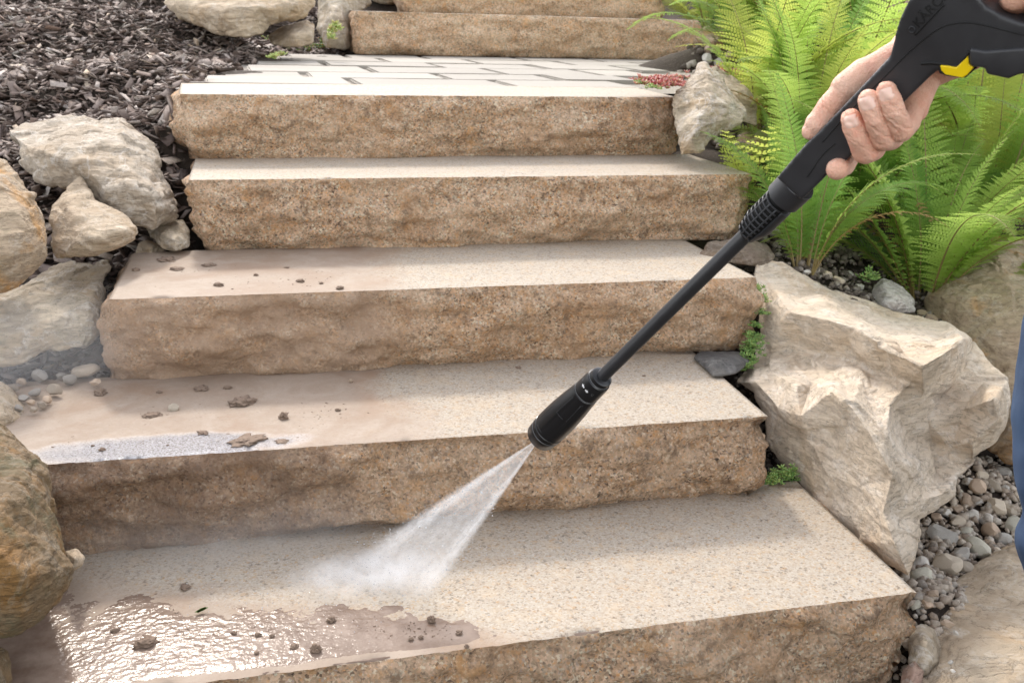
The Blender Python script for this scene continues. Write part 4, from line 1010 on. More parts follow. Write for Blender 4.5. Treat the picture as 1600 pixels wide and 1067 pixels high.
leafy('stonecrop', 'red stonecrop cushion between the fifth step and the pyramid shaped boulder', 'stonecrop', [(1015, 133, 2.75), (1022, 134, 2.75), (1030, 134, 2.75), (1037, 133, 2.78), (1042, 131, 2.8), (1048, 136, 2.74), (1052, 128, 2.83), (1025, 137, 2.72)], 2.75, 200, (.02, .03), .0075, rdp, 3, h=.008)
leafy('moss', 'green moss tuft on the landing edge next to the red stonecrop', 'moss', [(1003, 132, 2.7), (1020, 140, 2.62), (1024, 139, 2.62)], 2.65, 50, (.010, .012), .004, gr, 4, h=.004)
leafy('stonecrop', 'faded pink stonecrop behind the pyramid shaped boulder under the ferns', 'stonecrop', [(1130, 112, 3.5), (1136, 115, 3.48), (1142, 116, 3.48), (1134, 119, 3.45)], 3.5, 80, (.018, .03), .008, rdp, 5, h=.01)
leafy('moss', 'strip of green moss running down between the third step and the cream boulder', 'moss', [(1184, 470, 2.22), (1183, 490, 2.2), (1181, 510, 2.18), (1178, 530, 2.16), (1172, 550, 2.14), (1168, 566, 2.12), (1180, 455, 2.25), (1158, 575, 2.1), (1176, 540, 2.14)], 2.2, 330, (.008, .012), .0042, gr, 6, h=.006)
leafy('weed', 'small green weed growing at the right end of the second step', 'weed', [(1206, 752, 1.93), (1214, 755, 1.92), (1200, 757, 1.9), (1222, 750, 1.93)], 1.92, 70, (.008, .008), .0045, gr, 7, h=.010)
leafy('weed', 'little green weed between the second step and the cream boulder, right of its neighbour', 'weed', [(1236, 752, 1.94), (1232, 748, 1.94)], 1.94, 36, (.006, .006), .0045, gr, 8, h=.010)
leafy('weed', 'yellow green weed on the mulch at the front left corner of the landing pavers', 'weed', [(437, 88, 4.1), (428, 93, 4.05)], 4.1, 16, (.01, .01), .011, yg, 9, h=.006)
leafy('weed', 'bright green weed on the soil beside the small drooping fern', 'weed', [(1355, 440, 2.5), (1362, 436, 2.5)], 2.5, 30, (.012, .01), .006, gr, 10, h=.012)
leafy('moss', 'mossy patch on the stones below the vented lance joint', 'moss', [(1195, 345, 2.6), (1215, 352, 2.55), (1180, 350, 2.6)], 2.6, 120, (.03, .02), .005, gr, 11, h=.008)
#PART3

# ---------------------------------------------------------------- spray gun (pressure washer lance)
A0 = P(848, 680, 1.22); A1 = P(1338, 197, .86)
AT = (A1-A0).normalized()
vd = (A1-CAM).normalized(); FV = -(vd-AT*vd.dot(AT)).normalized(); SV = AT.cross(FV).normalized()
if SV.dot(BX) < 0: SV = -SV
def G(u, v, off=0):
    """point of the gun's own middle plane seen at (u, v), moved `off` metres toward its near side"""
    r = ray(u, v); return CAM + r*((A0-CAM).dot(FV)/r.dot(FV)) + FV*off
def ac(u, v): q = G(u, v)-A0; return q.dot(AT), q.dot(SV)
g = NG('black_plastic'); g.pbr(g.mix(g.noise(30, 4, .6, g.obj), (.022, .022, .024), (.034, .034, .037)), g.mapr(g.noise(60, 4, .6, g.obj), .3, .7, .34, .48), g.bump(g.noise(1500, 2, .5, g.obj), .25, .0004)); m_blk = g.m
g = NG('black_gloss'); g.pbr((.012, .012, .013), .28, None); m_gloss = g.m
g = NG('dark_grey_plastic'); g.pbr((.028, .029, .032), .42, g.bump(g.noise(1200, 2, .5, g.obj), .25, .0004)); m_dg = g.m
g = NG('highlight_print_grey'); g.pbr((.13, .13, .13), .35); m_hl_print = g.m  # grey of the painted nozzle highlights and of the small printed letters
g = NG('groove_black'); g.pbr((.003, .003, .003), .7); m_groove = g.m
g = NG('yellow_plastic'); g.pbr((.80, .56, .005), .38, g.bump(g.noise(900, 2, .5, g.obj), .2, .0004)); m_yel = g.m
g = NG('white_print'); g.pbr((.75, .75, .75), .5); m_wht = g.m
gun = empty('spray_gun', A1); tag(gun, 'long black pressure washer spray gun with yellow trigger, aimed down at the lowest step', 'spray gun')
def poly_solid(pts, t0, t1, inner_step=None):
    bm = bmesh.new(); f = [bm.verts.new(G(u, v, t1)) for u, v in pts]; b = [bm.verts.new(G(u, v, t0)) for u, v in pts]
    n = len(pts)
    tr = delaunay_2d_cdt([Vector(p) for p in pts], [(i, (i+1) % n) for i in range(n)], [], 1, 1e-5)
    for fc in tr[2]:
        q = [tr[3][i][0] for i in fc]
        bm.faces.new([f[i] for i in q]); bm.faces.new([b[i] for i in q][::-1])
    for i in range(n): bm.faces.new((f[i], f[(i+1) % n], b[(i+1) % n], b[i]))
    bmesh.ops.recalc_face_normals(bm, faces=bm.faces)
    return bm
def rounded(name, bm, mat, vox, it, parent):
    loc = Vector(parent.location)
    o = bm_obj(name, bm, mat, parent, loc=loc)
    o.location = (0, 0, 0)
    md = o.modifiers.new('r', 'REMESH'); md.mode = 'VOXEL'; md.voxel_size = vox
    sm = o.modifiers.new('s', 'SMOOTH'); sm.factor = .5; sm.iterations = it
    bpy.context.view_layer.update(); apply_mods(o)
    if not o.data.materials: o.data.materials.append(mat)
    return o
grip = [(1224, 268), (1268, 217), (1290, 196), (1312, 173), (1358, 125), (1400, 80), (1404, 66), (1410, 42), (1419, 16), (1432, -8), (1455, -45), (1500, -95), (1570, -140), (1660, -165), (1720, -120),
        (1700, -92), (1640, -118), (1580, -95), (1545, -55), (1538, -20), (1552, -2), (1572, 10), (1602, 22), (1650, 32), (1700, 30), (1730, -20), (1765, -20), (1765, 60), (1700, 95), (1600, 102), (1586, 108), (1554, 101), (1551, 92), (1530, 88),
        (1512, 96), (1490, 97), (1474, 101), (1461, 112), (1436, 136), (1411, 161), (1385, 188), (1352, 220), (1330, 243), (1318, 249), (1306, 258), (1293, 273), (1262, 303)]
go = rounded('gun_body', poly_solid(grip, -.0165, .0165), m_blk, .0016, 9, gun)
# the widened housing toward the rear is thicker than the grip
for v in go.data.vertices:
    q = v.co+Vector(gun.location)-A0; t = q.dot(AT)
    k = 1+.35*sstep(ac(1400, 90)[0], ac(1490, 20)[0], t)
    v.co += FV*(q.dot(FV)*(k-1))
# hand guard overlay: raised lower shell edge on the grip
ov = [(1226, 266), (1268, 218), (1262, 226), (1243, 248)]
def lathe(name, prof, mat, parent, ufun, seg=64, mod=None):
    """prof: (s along the axis in metres from A0, radius)"""
    bm = bmesh.new(); rings = []
    for s_, r in prof:
        ring = []
        for k in range(seg):
            a = 2*math.pi*k/seg; rr = r*(mod(s_, a) if mod else 1)
            ring.append(bm.verts.new(A0+AT*s_+(SV*math.cos(a)+FV*math.sin(a))*rr))
        rings.append(ring)
    for i in range(len(rings)-1):
        for k in range(seg): bm.faces.new((rings[i][k], rings[i][(k+1) % seg], rings[i+1][(k+1) % seg], rings[i+1][k]))
    bm.faces.new(rings[0]); bm.faces.new(rings[-1])
    bmesh.ops.recalc_face_normals(bm, faces=bm.faces)
    o = bm_obj(name, bm, mat, parent, loc=Vector(parent.location)); o.location = (0, 0, 0)
    es = o.modifiers.new('e', 'EDGE_SPLIT'); es.split_angle = R(38)
    return o
def sx(u, v): return ac(u, v)[0]
def rad(u, v): return abs(ac(u, v)[1])
# collar at the lower end of the gun
c0, c1 = sx(1221, 309), sx(1246, 286)
lathe('gun_collar', [(c0, .0135), (c0+.001, .0158), (c1-.001, .0163), (c1, .0155)], m_blk, gun, None)
lathe('collar_ring', [(c1-.0003, .0157), (c1+.0006, .0157)], m_groove, gun, None)
# vented joint
j0, j1 = sx(1164, 364), sx(1219, 311)
def boxy(s_, a):
    return 1+.10*math.cos(2*(a+.5))**4
lathe('vented_joint', [(j0, .0075), (j0+.004, .0092), (j0+.016, .0112), (j1-.004, .0122), (j1-.003, .0100), (j1+.012, .0100)], m_groove, gun, None)
bm = bmesh.new()
for i in range(9):
    t = j0+.003+(j1-j0-.006)*i/8; rr = .0096+.0034*min(1, i/3.)
    pts = [A0+AT*t+(SV*math.cos(a)+FV*math.sin(a))*rr for a in [R(x) for x in range(-25, 131, 12)]]
    tube_bm(bm, pts, .00075, 6)
for a in (-25, 8, 40, 72, 104, 130):
    pts = [A0+AT*(j0+.002+(j1-j0-.005)*i/8)+(SV*math.cos(R(a))+FV*math.sin(R(a)))*(.0096+.0034*min(1, i/3.)) for i in range(9)]
    tube_bm(bm, pts, .0008, 6)
o = bm_obj('vent_grille', bm, m_dg, gun, loc=Vector(gun.location)); o.location = (0, 0, 0)
bm = bmesh.new(); ring = []
for i in range(9):
    t = j0+(j1-j0-.004)*i/8; rr = (.0088+.0048*min(1, i/3.)); row = []
    for a in range(128, 360-22, 10):
        row.append(A0+AT*t+(SV*math.cos(R(a))+FV*math.sin(R(a)))*rr*(1+.06*math.cos(2*R(a)+1)))
    ring.append([bm.verts.new(p) for p in row]+[bm.verts.new(A0+AT*t+(p-A0-AT*t)*.8) for p in row[::-1]])
n_ = len(ring[0])
for i in range(8):
    for k in range(n_): bm.faces.new((ring[i][k], ring[i][(k+1) % n_], ring[i+1][(k+1) % n_], ring[i+1][k]))
bm.faces.new(ring[0]); bm.faces.new(ring[-1]); bmesh.ops.recalc_face_normals(bm, faces=bm.faces)
o = bm_obj('joint_cover', bm, m_blk, gun, loc=Vector(gun.location)); o.location = (0, 0, 0); o.modifiers.new('e', 'EDGE_SPLIT').split_angle = R(35)
# lance tube: oval with a shallow rib
n0 = sx(935, 590)
lathe('lance_tube', [(n0-.01, .0068), (n0+.002, .0068), (j0-.002, .0068), (j0+.006, .0068)], m_blk, gun, None, 48, lambda s_, a: 1-.10*max(0, math.cos(a-.9))**12-.08*max(0, math.cos(a-2.2))**14)
# nozzle head
e = sx(940, 586); t0 = 0.0
Ln = e
def nz(f): return Ln*f
nozzle = lathe('nozzle', [(-.004, .0125), (-.0045, .0165), (-.003, .0178), (nz(.07), .0188), (nz(.075), .0182), (nz(.085), .0182), (nz(.09), .0190), (nz(.13), .0192), (nz(.135), .0186), (nz(.15), .0186), (nz(.155), .0192),
                (nz(.30), .0190), (nz(.42), .0184), (nz(.55), .0172), (nz(.66), .0158), (nz(.74), .0148), (nz(.745), .0140), (nz(.76), .0140), (nz(.765), .0146), (nz(.90), .0142), (nz(.94), .0136), (nz(.95), .0122), (nz(.99), .0118), (nz(1.0), .0100)],
               m_gloss, gun, None, 96, lambda s_, a: 1-(.055*sstep(.35, .62, math.cos(3*(a+.45))) if nz(.20) < s_ < nz(.70) else 0))
for f_, r_, nm in ((.08, .0188, 'nozzle_edge_highlight'), (.755, .01475, 'nozzle_edge_highlight'), (.955, .0125, 'nozzle_edge_highlight')):  # thin light arcs paint the bright highlight along the glossy chamfers
    bm = bmesh.new(); pts = [A0+AT*nz(f_)+(SV*math.cos(a)+FV*math.sin(a))*r_ for a in [R(x) for x in range(5, 176, 5)]]
    tube_bm(bm, pts, .00028, 6); o = bm_obj(nm, bm, m_hl_print, gun, loc=Vector(gun.location)); o.location = (0, 0, 0)
for a0_, a1_, f0, f1 in ((.62, .62, .20, .46), (1.15, 1.15, .46, .70), (2.0, 2.0, .46, .68), (1.15, 1.75, .46, .46), (.9, 1.4, .17, .17), (1.95, 2.1, .68, .70)):
    bm = bmesh.new(); pts = []
    for i in range(13):
        q = i/12; f_ = f0+(f1-f0)*q; a = a0_+(a1_-a0_)*q
        rr = np.interp(f_, [.15, .30, .42, .55, .66, .74], [.0192, .0190, .0184, .0172, .0158, .0148])
        pts.append(A0+AT*nz(f_)+(SV*math.cos(a)+FV*math.sin(a))*(rr-.0001))
    tube_bm(bm, pts, .00035, 6); o = bm_obj('grip_ridge', bm, m_dg, gun, loc=Vector(gun.location)); o.location = (0, 0, 0)
from mathutils.bvhtree import BVHTree
def bvh_of(o):
    return BVHTree.FromPolygons([v.co+Vector(gun.location) for v in o.data.vertices], [p.vertices[:] for p in o.data.polygons])
def onto(bvh, p, lift):
    h_ = bvh.ray_cast(p+FV*.2, -FV); return (h_[0]+h_[1]*lift) if h_[0] is not None else None
bg_ = bvh_of(go); bn_ = bvh_of(nozzle)
def decal(name, loops, mat, bvh, lift, thick):
    """flat shapes (lists of plane points) wrapped onto the surface"""
    bm = bmesh.new()
    for lp_ in loops:
        tp = [onto(bvh, p, lift) for p in lp_]
        if any(t is None for t in tp): continue
        bm.faces.new([bm.verts.new(p) for p in tp])
    o = bm_obj(name, bm, mat, gun, smooth=False, loc=Vector(gun.location)); o.location = (0, 0, 0)
    sd_ = o.modifiers.new('t', 'SOLIDIFY'); sd_.thickness = thick; return o
# arrows and tiny lettering printed on the nozzle collar
def arrow(c, d, n_, L, H):
    return [[c+d*L*.5, c+n_*H*.5, c+n_*H*.2, c-d*L*.5+n_*H*.2, c-d*L*.5-n_*H*.2, c-n_*H*.2, c-n_*H*.5]]
def shape_text(txt, size, origin, dx, dy, bvh, mat, name, lift, thick):
    cu_ = bpy.data.curves.new('t', 'FONT'); cu_.body = txt; cu_.size = size; cu_.resolution_u = 3
    to = bpy.data.objects.new('t', cu_); COL.objects.link(to)
    dg = bpy.context.evaluated_depsgraph_get(); dg.update(); me = bpy.data.meshes.new_from_object(to.evaluated_get(dg))
    bm = bmesh.new(); bm.from_mesh(me); bpy.data.objects.remove(to)
    bmesh.ops.triangulate(bm, faces=bm.faces[:])
    ok = True
    for v in list(bm.verts):
        t = onto(bvh, origin+dx*v.co.x+dy*v.co.y, lift)
        if t is None: bm.verts.remove(v)
        else: v.co = t
    o = bm_obj(name, bm, mat, gun, smooth=False, loc=Vector(gun.location)); o.location = (0, 0, 0)
    sd_ = o.modifiers.new('t', 'SOLIDIFY'); sd_.thickness = thick; sd_.offset = 0; return o
dA = -SV  # around the collar, seen from the front
decal('arrow_mark', arrow(G(920.5, 594), SV, AT, .0042, .0042), m_wht, bn_, .00015, .0001)
decal('arrow_mark', arrow(G(927, 601), -SV, AT, .0042, .0042), m_wht, bn_, .00015, .0001)
shape_text('C', .0042, G(932.0, 607.5), -SV, AT, bn_, m_hl_print, 'printed_letter', .00015, .0001)
shape_text('o', .0042, G(914.5, 586.5), -SV, AT, bn_, m_hl_print, 'printed_letter', .00015, .0001)
# embossed lettering and emblem on the housing
dx = (G(1484, -1)-G(1443, 42)).normalized(); dy = dx.cross(-FV).normalized()
if dy.dot(SV) < 0: dy = -dy
bm_t = shape_text('K\u00c4RCHER', .0098, G(1447, 34), dx, dy, bg_, m_groove, 'embossed_lettering', .0002, .0008)
def strip(name, pts, mat, bvh, rr, lift=0):
    bm = bmesh.new(); tp = [onto(bvh, G(*p), lift) for p in pts]; tp = [t for t in tp if t is not None]
    tube_bm(bm, tp, rr, 8); o = bm_obj(name, bm, mat, gun, loc=Vector(gun.location)); o.location = (0, 0, 0); return o
def cr(pts, n=6):
    out = []; q = [pts[0]]+list(pts)+[pts[-1]]
    for i in range(1, len(q)-2):
        for k in range(n):
            t = k/n; p0, p1, p2, p3 = (np.array(x, float) for x in q[i-1:i+3])
            out.append(tuple(.5*((2*p1)+(-p0+p2)*t+(2*p0-5*p1+4*p2-p3)*t*t+(-p0+3*p1-3*p2+p3)*t**3)))
    return out+[tuple(pts[-1])]
strip('emblem_underline', cr([(1442, 44), (1462, 23), (1488, -4)]), m_groove, bg_, .0008)
cc = G(1437, 36)
bm = bmesh.new(); tube_bm(bm, [onto(bg_, cc+(SV*math.cos(a)+AT*math.sin(a))*.0022, .0003) for a in [k*math.pi/8 for k in range(17)]], .0005, 6); o = bm_obj('emblem', bm, m_dg, gun, loc=Vector(gun.location)); o.location = (0, 0, 0)
strip('seam', cr([(1296, 212), (1340, 163), (1400, 103), (1430, 73), (1455, 51), (1480, 33), (1500, 26), (1525, 24), (1555, 29), (1600, 40), (1680, 58)]), m_groove, bg_, .00055)
strip('seam', cr([(1450, 90), (1465, 88), (1482, 89), (1505, 92), (1516, 81), (1527, 68)]), m_groove, bg_, .0011)
strip('seam', cr([(1316, 214), (1300, 228), (1290, 240), (1282, 252), (1272, 266)]), m_groove, bg_, .0005)
# trigger
tb = poly_solid([(1481, 90), (1483, 98), (1489, 104), (1516, 109), (1522, 105), (1533, 93), (1526, 88), (1524.5, 74), (1506, 93), (1494, 91)], -.012, .0225)
to_ = bm_obj('trigger', tb, m_yel, gun, loc=Vector(gun.location), smooth=False); to_.location = (0, 0, 0)
bv = to_.modifiers.new('b', 'BEVEL'); bv.width = .0008; bv.segments = 3
tb = poly_solid([(1474, 92), (1478, 104), (1490, 108), (1518, 111), (1524, 106), (1538, 94), (1538, 70), (1527, 68), (1506, 90), (1494, 88)], -.020, .0185)
to_ = bm_obj('trigger_guard', tb, m_groove, gun, loc=Vector(gun.location), smooth=False); to_.location = (0, 0, 0)
tb = poly_solid([(1527, 62), (1552, 66), (1600, 62), (1640, 60), (1640, 96), (1601, 103), (1587, 109), (1553, 102), (1551, 93), (1528, 90)], -.0235, .0248)
to_ = bm_obj('hose_socket', tb, m_blk, gun, loc=Vector(gun.location)); to_.location = (0, 0, 0)
bv = to_.modifiers.new('b', 'BEVEL'); bv.width = .004; bv.segments = 4; bv.angle_limit = R(50); bv.limit_method = 'ANGLE'; to_.modifiers.new('e', 'EDGE_SPLIT').split_angle = R(40)

# ---------------------------------------------------------------- person
g = NG('skin')
sk = g.mix(g.mapr(g.noise(40, 5, .6, g.obj), .35, .65), (.80, .42, .29), (.88, .55, .41))
sk = g.mix(g.mapr(g.noise(170, 5, .7, g.obj), .52, .70, 0, .35), sk, (.78, .37, .27))
sk = g.mix(g.mapr(g.noise(55, 4, .6, g.obj), .50, .66, 0, .55), sk, (.84, .36, .25))
hb = g.math('ADD', g.noise(900, 4, .7, g.obj), g.math('MULTIPLY', g.noise(180, 5, .6, g.obj, .8), 1.2))
wv = g.voro(420, g.obj, feature='DISTANCE_TO_EDGE')
hb = g.math('ADD', hb, g.mapr(wv, 0, .12, 0, .6))
g.pbr(sk, .5, g.bump(hb, .7, .0009), Subsurface_Weight=.10, Subsurface_Scale=.004, Subsurface_Radius=(1, .35, .2), Specular_IOR_Level=.4)
m_skin = g.m
g = NG('fingernail'); g.pbr((.84, .56, .45), .25, g.bump(g.noise(500, 2, .5, g.obj), .1, .0004), Subsurface_Weight=.1, Subsurface_Scale=.003); m_nail = g.m
g = NG('denim')
wvx = g.n('ShaderNodeTexWave', wave_type='BANDS', bands_direction='DIAGONAL'); g.put(wvx.inputs['Vector'], g.pos); wvx.inputs['Scale'].default_value = 420; wvx.inputs['Distortion'].default_value = 1.5
dn = g.mix(g.mapr(g.noise(5, 5, .6), .38, .62), (.011, .032, .082), (.021, .058, .128))
dn = g.mix(g.math('MULTIPLY', wvx.outputs['Fac'], .25), dn, (.10, .17, .28))
g.pbr(dn, .85, g.bump(g.noise(600, 4, .7), .6, .001)); m_denim = g.m
g = NG('shirt'); g.pbr(g.mix(g.noise(4, 3), (.05, .055, .065), (.08, .085, .10)), .9, g.bump(g.noise(30, 6, .6), .5, .01)); m_shirt = g.m
g = NG('hair'); g.pbr(g.mix(g.noise(60, 5), (.05, .03, .02), (.10, .06, .035)), .6); m_hair = g.m
g = NG('shoe_leather'); g.pbr((.05, .035, .025), .6, g.bump(g.noise(80, 5), .4, .002)); m_shoe = g.m
def cap(bm, p, q, r1, r2, seg=20):
    p = Vector(p); q = Vector(q); d = (q-p); L = d.length
    t = d.normalized() if L > 1e-6 else Vector((0, 0, 1)); up = t.orthogonal().normalized(); s_ = t.cross(up)
    rings = []; st_ = []
    for k in range(1, 7): a = math.pi/2*k/6; st_.append((-math.cos(a)*r1, math.sin(a)*r1))
    for k in range(1, 6): st_.append((L*k/6, r1+(r2-r1)*k/6))
    for k in range(0, 6): a = math.pi/2*k/6; st_.append((L+math.sin(a)*r2, math.cos(a)*r2))
    for z, r in st_: rings.append([bm.verts.new(p+t*z+(up*math.cos(2*math.pi*k/seg)+s_*math.sin(2*math.pi*k/seg))*r) for k in range(seg)])
    for i in range(len(rings)-1):
        for k in range(seg): bm.faces.new((rings[i][k], rings[i][(k+1) % seg], rings[i+1][(k+1) % seg], rings[i+1][k]))
    a = bm.verts.new(p-t*r1); b = bm.verts.new(q+t*r2)
    for k in range(seg): bm.faces.new((rings[0][(k+1) % seg], rings[0][k], a)); bm.faces.new((rings[-1][k], rings[-1][(k+1) % seg], b))
def chain(bm, pts):
    for (p, r1), (q, r2) in zip(pts, pts[1:]): cap(bm, p, q, r1, r2)
def H(u, v, dz):
    """hand point at (u, v), dz metres behind (+) or before (-) the grip's middle plane"""
    r = ray(u, v); t = (A0-CAM).dot(FV)/r.dot(FV); return CAM+r*(t+dz)
foot_z = terr(1.25, .02)
def CW(x, w_, z):  # camera-side placement: x to the right, w away, at world height z
    p = CAM+AX*x+CX*w_; k = (z-p.z)/BX.z; return p+BX*k
person = empty('person', CW(.92, 1.35, foot_z)); tag(person, 'person in blue jeans at the right edge, both bare hands holding the black spray gun', 'person')
def remesh(name, bm, mat, vox, it, parent=person):
    return rounded(name, bm, mat, vox, it, parent)
hb_ = bmesh.new()
# front hand (the one below the trigger)
wr = H(1436, 92, .050)
mc = [H(1424, 168, .022), H(1402, 190, .030), H(1378, 204, .034), H(1352, 210, .036)]     # knuckles behind the grip
fing = [
    [(mc[0], .0112), (H(1416, 192, .004), .0103), (H(1407, 203, -.016), .0098), (H(1397, 174, -.0262), .0086), (H(1391, 158, -.0268), .0084), (H(1385.5, 143, -.0268), .0076)],
    [(mc[1], .0118), (H(1392, 214, .004), .0108), (H(1380, 215, -.018), .0104), (H(1369, 186, -.0275), .0089), (H(1363, 170, -.0280), .0089), (H(1357, 156, -.0278), .0082)],
    [(mc[2], .0116), (H(1362, 232, .002), .0106), (H(1352, 236, -.018), .0102), (H(1340, 212, -.0265), .0086), (H(1335, 199, -.0270), .0087), (H(1330, 186, -.0266), .0080)],
    [(mc[3], .0112), (H(1330, 234, .034), .0100), (H(1319, 256, .012), .0094), (H(1308.5, 264.5, -.020), .0088)]]
chain(hb_, [(H(1392, 112, .034), .0165), (H(1352, 120, .022), .0150), (H(1322, 139, .012), .0128)])
thumb = [(H(1340, 128, .018), .0135), (H(1322, 139, .012), .0124), (H(1309, 154, .007), .0104), (H(1297, 168, .003), .0108), (H(1288, 180, .000), .0101), (H(1278, 194, -.003), .0104), (H(1268.5, 205, -.005), .0080)]
for m_ in mc: cap(hb_, m_, wr, .0135, .022)
cap(hb_, H(1330, 150, .022), H(1400, 150, .036), .010, .018)
cap(hb_, H(1345, 128, .026), wr, .015, .022); cap(hb_, H(1352, 118, .022), H(1405, 98, .040), .013, .018)
cap(hb_, H(1420, 150, .034), H(1392, 130, .034), .016, .018)
elb = CW(.60, 1.08, .90)
wr2 = H(1500, 55, .055); cap(hb_, wr, wr2, .0265, .030); cap(hb_, wr2, elb, .030, .042)
# rear hand at the handle
w2 = H(1690, -20, .030)
for i, (u, v) in enumerate([(1592, 2), (1618, -2), (1644, -6), (1668, -8)]):
    chain(hb_, [(H(u+24, v-62, .012), .011), (H(u+10, v-40, -.016), .0105), (H(u-3, v-8, -.012), .0104), (H(u-8, v+3, .004), .0095)])
    cap(hb_, H(u+24, v-62, .012), w2, .012, .021)
chain(hb_, [(w2, .018), (H(1640, -70, .030), .013), (H(1600, -55, .034), .011), (H(1580, -30, .030), .009)])
elb2 = CW(.70, .86, .86)
cap(hb_, w2, elb2, .026, .042)
body = remesh('body', hb_, m_skin, .0012, 4)
digits = []
for f_ in fing+[thumb]:
    bf = bmesh.new(); chain(bf, f_); digits.append(remesh('digit_tmp', bf, m_skin, .0010, 5))
bpy.context.view_layer.update()
lc_ = Vector(person.location)
DIG = [d.data for d in digits]
for d in digits: bpy.data.objects.remove(d)
creases = [(H(1396, 168, -.036), AT, .0007), (H(1398, 175, -.036), AT, .0006), (H(1369, 180, -.036), AT, .0007), (H(1371, 186, -.036), AT, .0006), (H(1342, 205, -.036), AT, .0007), (H(1344, 211, -.036), AT, .0006),
           (H(1405, 196, -.03), AT, .0005), (H(1378, 208, -.03), AT, .0005), (H(1350, 231, -.03), AT, .0005), (H(1290, 172, -.01), AT, .0008), (H(1293, 168, -.01), AT, .0006)]
hv = [(v, v.normal.copy()) for md_ in [body.data]+DIG for v in md_.vertices]
for v, n_0 in hv:
    q = v.co+lc_; d_ = 0
    for c_, a_, k_ in creases:
        e_ = q-c_
        if e_.length < .022: 
            x_ = e_.dot(a_)+.0006*math.sin(q.dot(SV)*900)
            d_ -= 1.25*k_*math.exp(-(x_/.0008)**2)
    v.co += n_0*(d_+frac(q, 110, 4, 4)*.00055)
# torso, neck, head, upper arms joined into the same mesh
tb_ = bmesh.new()
pel = CW(1.00, 1.36, .72); chest = CW(.93, 1.28, 1.10); neck = CW(.88, 1.24, 1.26); head = CW(.84, 1.22, 1.40)
shR = CW(.86, 1.44, 1.15); shL = CW(.86, 1.06, 1.15)
cap(tb_, pel, chest, .135, .15); cap(tb_, chest, neck, .10, .06); cap(tb_, neck, head, .055, .06)
cap(tb_, shR, shL, .065, .065); cap(tb_, shR, elb, .052, .040); cap(tb_, shL, elb2, .052, .040)
cap(tb_, head, head+Vector((0, 0, .07)), .088, .086); cap(tb_, head-AX*.02-Vector((0, 0, .04)), head-AX*.05-Vector((0, 0, .03)), .06, .04)
fwd = -AX
cap(tb_, head+fwd*.082+Vector((0, 0, .03)), head+fwd*.105+Vector((0, 0, -.005)), .010, .015)
cap(tb_, head+fwd*.075+Vector((0, 0, -.045)), head+fwd*.078+Vector((0, 0, -.045)), .022, .02)
for s_ in (-1, 1):
    cap(tb_, head+CX*s_*.085+Vector((0, 0, .0)), head+CX*s_*.092+Vector((0, 0, .04)), .012, .018)
tors = remesh('torso_tmp', tb_, m_skin, .006, 6)
bmj = bmesh.new(); bmj.from_mesh(body.data); bmj.from_mesh(tors.data)
for d_o in DIG: bmj.from_mesh(d_o)
if True: pass; bmj.to_mesh(body.data); bmj.free(); body.data.shade_smooth()
bpy.data.objects.remove(tors)
bmh = bmesh.new(); cap(bmh, head+Vector((0, 0, .05))-fwd*.02, head+Vector((0, 0, .10))-fwd*.01, .094, .088); cap(bmh, head-fwd*.05, head-fwd*.03+Vector((0, 0, .05)), .07, .085)
remesh('hair', bmh, m_hair, .006, 4)
for s_ in (-1, 1):
    bme = bmesh.new(); bmesh.ops.create_icosphere(bme, subdivisions=3, radius=.011, matrix=Matrix.Translation(head+fwd*.080+CX*s_*.032+Vector((0, 0, .045))))
    o = bm_obj('eye', bme, m_nail, person, loc=Vector(person.location)); o.location = (0, 0, 0)
# shirt
bms = bmesh.new(); cap(bms, pel+Vector((0, 0, .03)), chest, .152, .166); cap(bms, shR, shL, .080, .080); cap(bms, chest, neck-Vector((0, 0, .03)), .115, .075)
cap(bms, shR, shR.lerp(elb, .6), .070, .062); cap(bms, shL, shL.lerp(elb2, .6), .070, .062); remesh('shirt', bms, m_shirt, .007, 6)
# jeans: the near leg's knee shows at the right edge
bmj = bmesh.new()
hipR = CW(1.02, 1.46, .66); hipL = CW(1.03, 1.26, .66)
def XW(u, v, w_, dx_=0): return P(u, v, w_)+AX*dx_
kneeR = XW(1585, 655, 1.47, .088); midR = XW(1586, 740, 1.47, .078)
foldR = XW(1590, 795, 1.48, .080); calfR = XW(1587, 850, 1.49, .072); ankR = CW(.93, 1.52, foot_z+.12)
chain(bmj, [(hipR, .105), (XW(1600, 520, 1.47, .093), .092), (kneeR, .086), (midR, .076), (foldR, .070), (calfR, .070), (XW(1606, 935, 1.50, .085), .066), (ankR, .062), (ankR-Vector((0, 0, .06)), .064)])
kneeL = CW(.92, 1.20, .30); ankL = CW(.98, 1.22, foot_z+.10)
chain(bmj, [(hipL, .105), (kneeL, .082), (ankL, .062)]); cap(bmj, hipR+Vector((0, 0, .06)), hipL+Vector((0, 0, .06)), .118, .118)
jeans = remesh('jeans', bmj, m_denim, .005, 4)
nrm_ = [v.normal.copy() for v in jeans.data.vertices]
for v, nn in zip(jeans.data.vertices, nrm_):
    q = v.co+Vector(person.location); v.co += nn*(frac(q, 9, 3, 3)*.006+.003*math.sin(q.z*70+frac(q, 6, 2, 2)*5)*sstep(.35, .0, q.z))
for an in (ankR, ankL):
    bmf = bmesh.new(); b0 = Vector((an.x, an.y, foot_z+.045)); cap(bmf, b0+AX*.05, b0-AX*.13, .046, .040); cap(bmf, b0+AX*.01, b0+Vector((0, 0, .05)), .05, .05)
    for v in bmf.verts: v.co.z = max(v.co.z, foot_z+.004)
    sh = bm_obj('shoe', bmf, m_shoe, person, loc=Vector(person.location)); sh.location = (0, 0, 0)
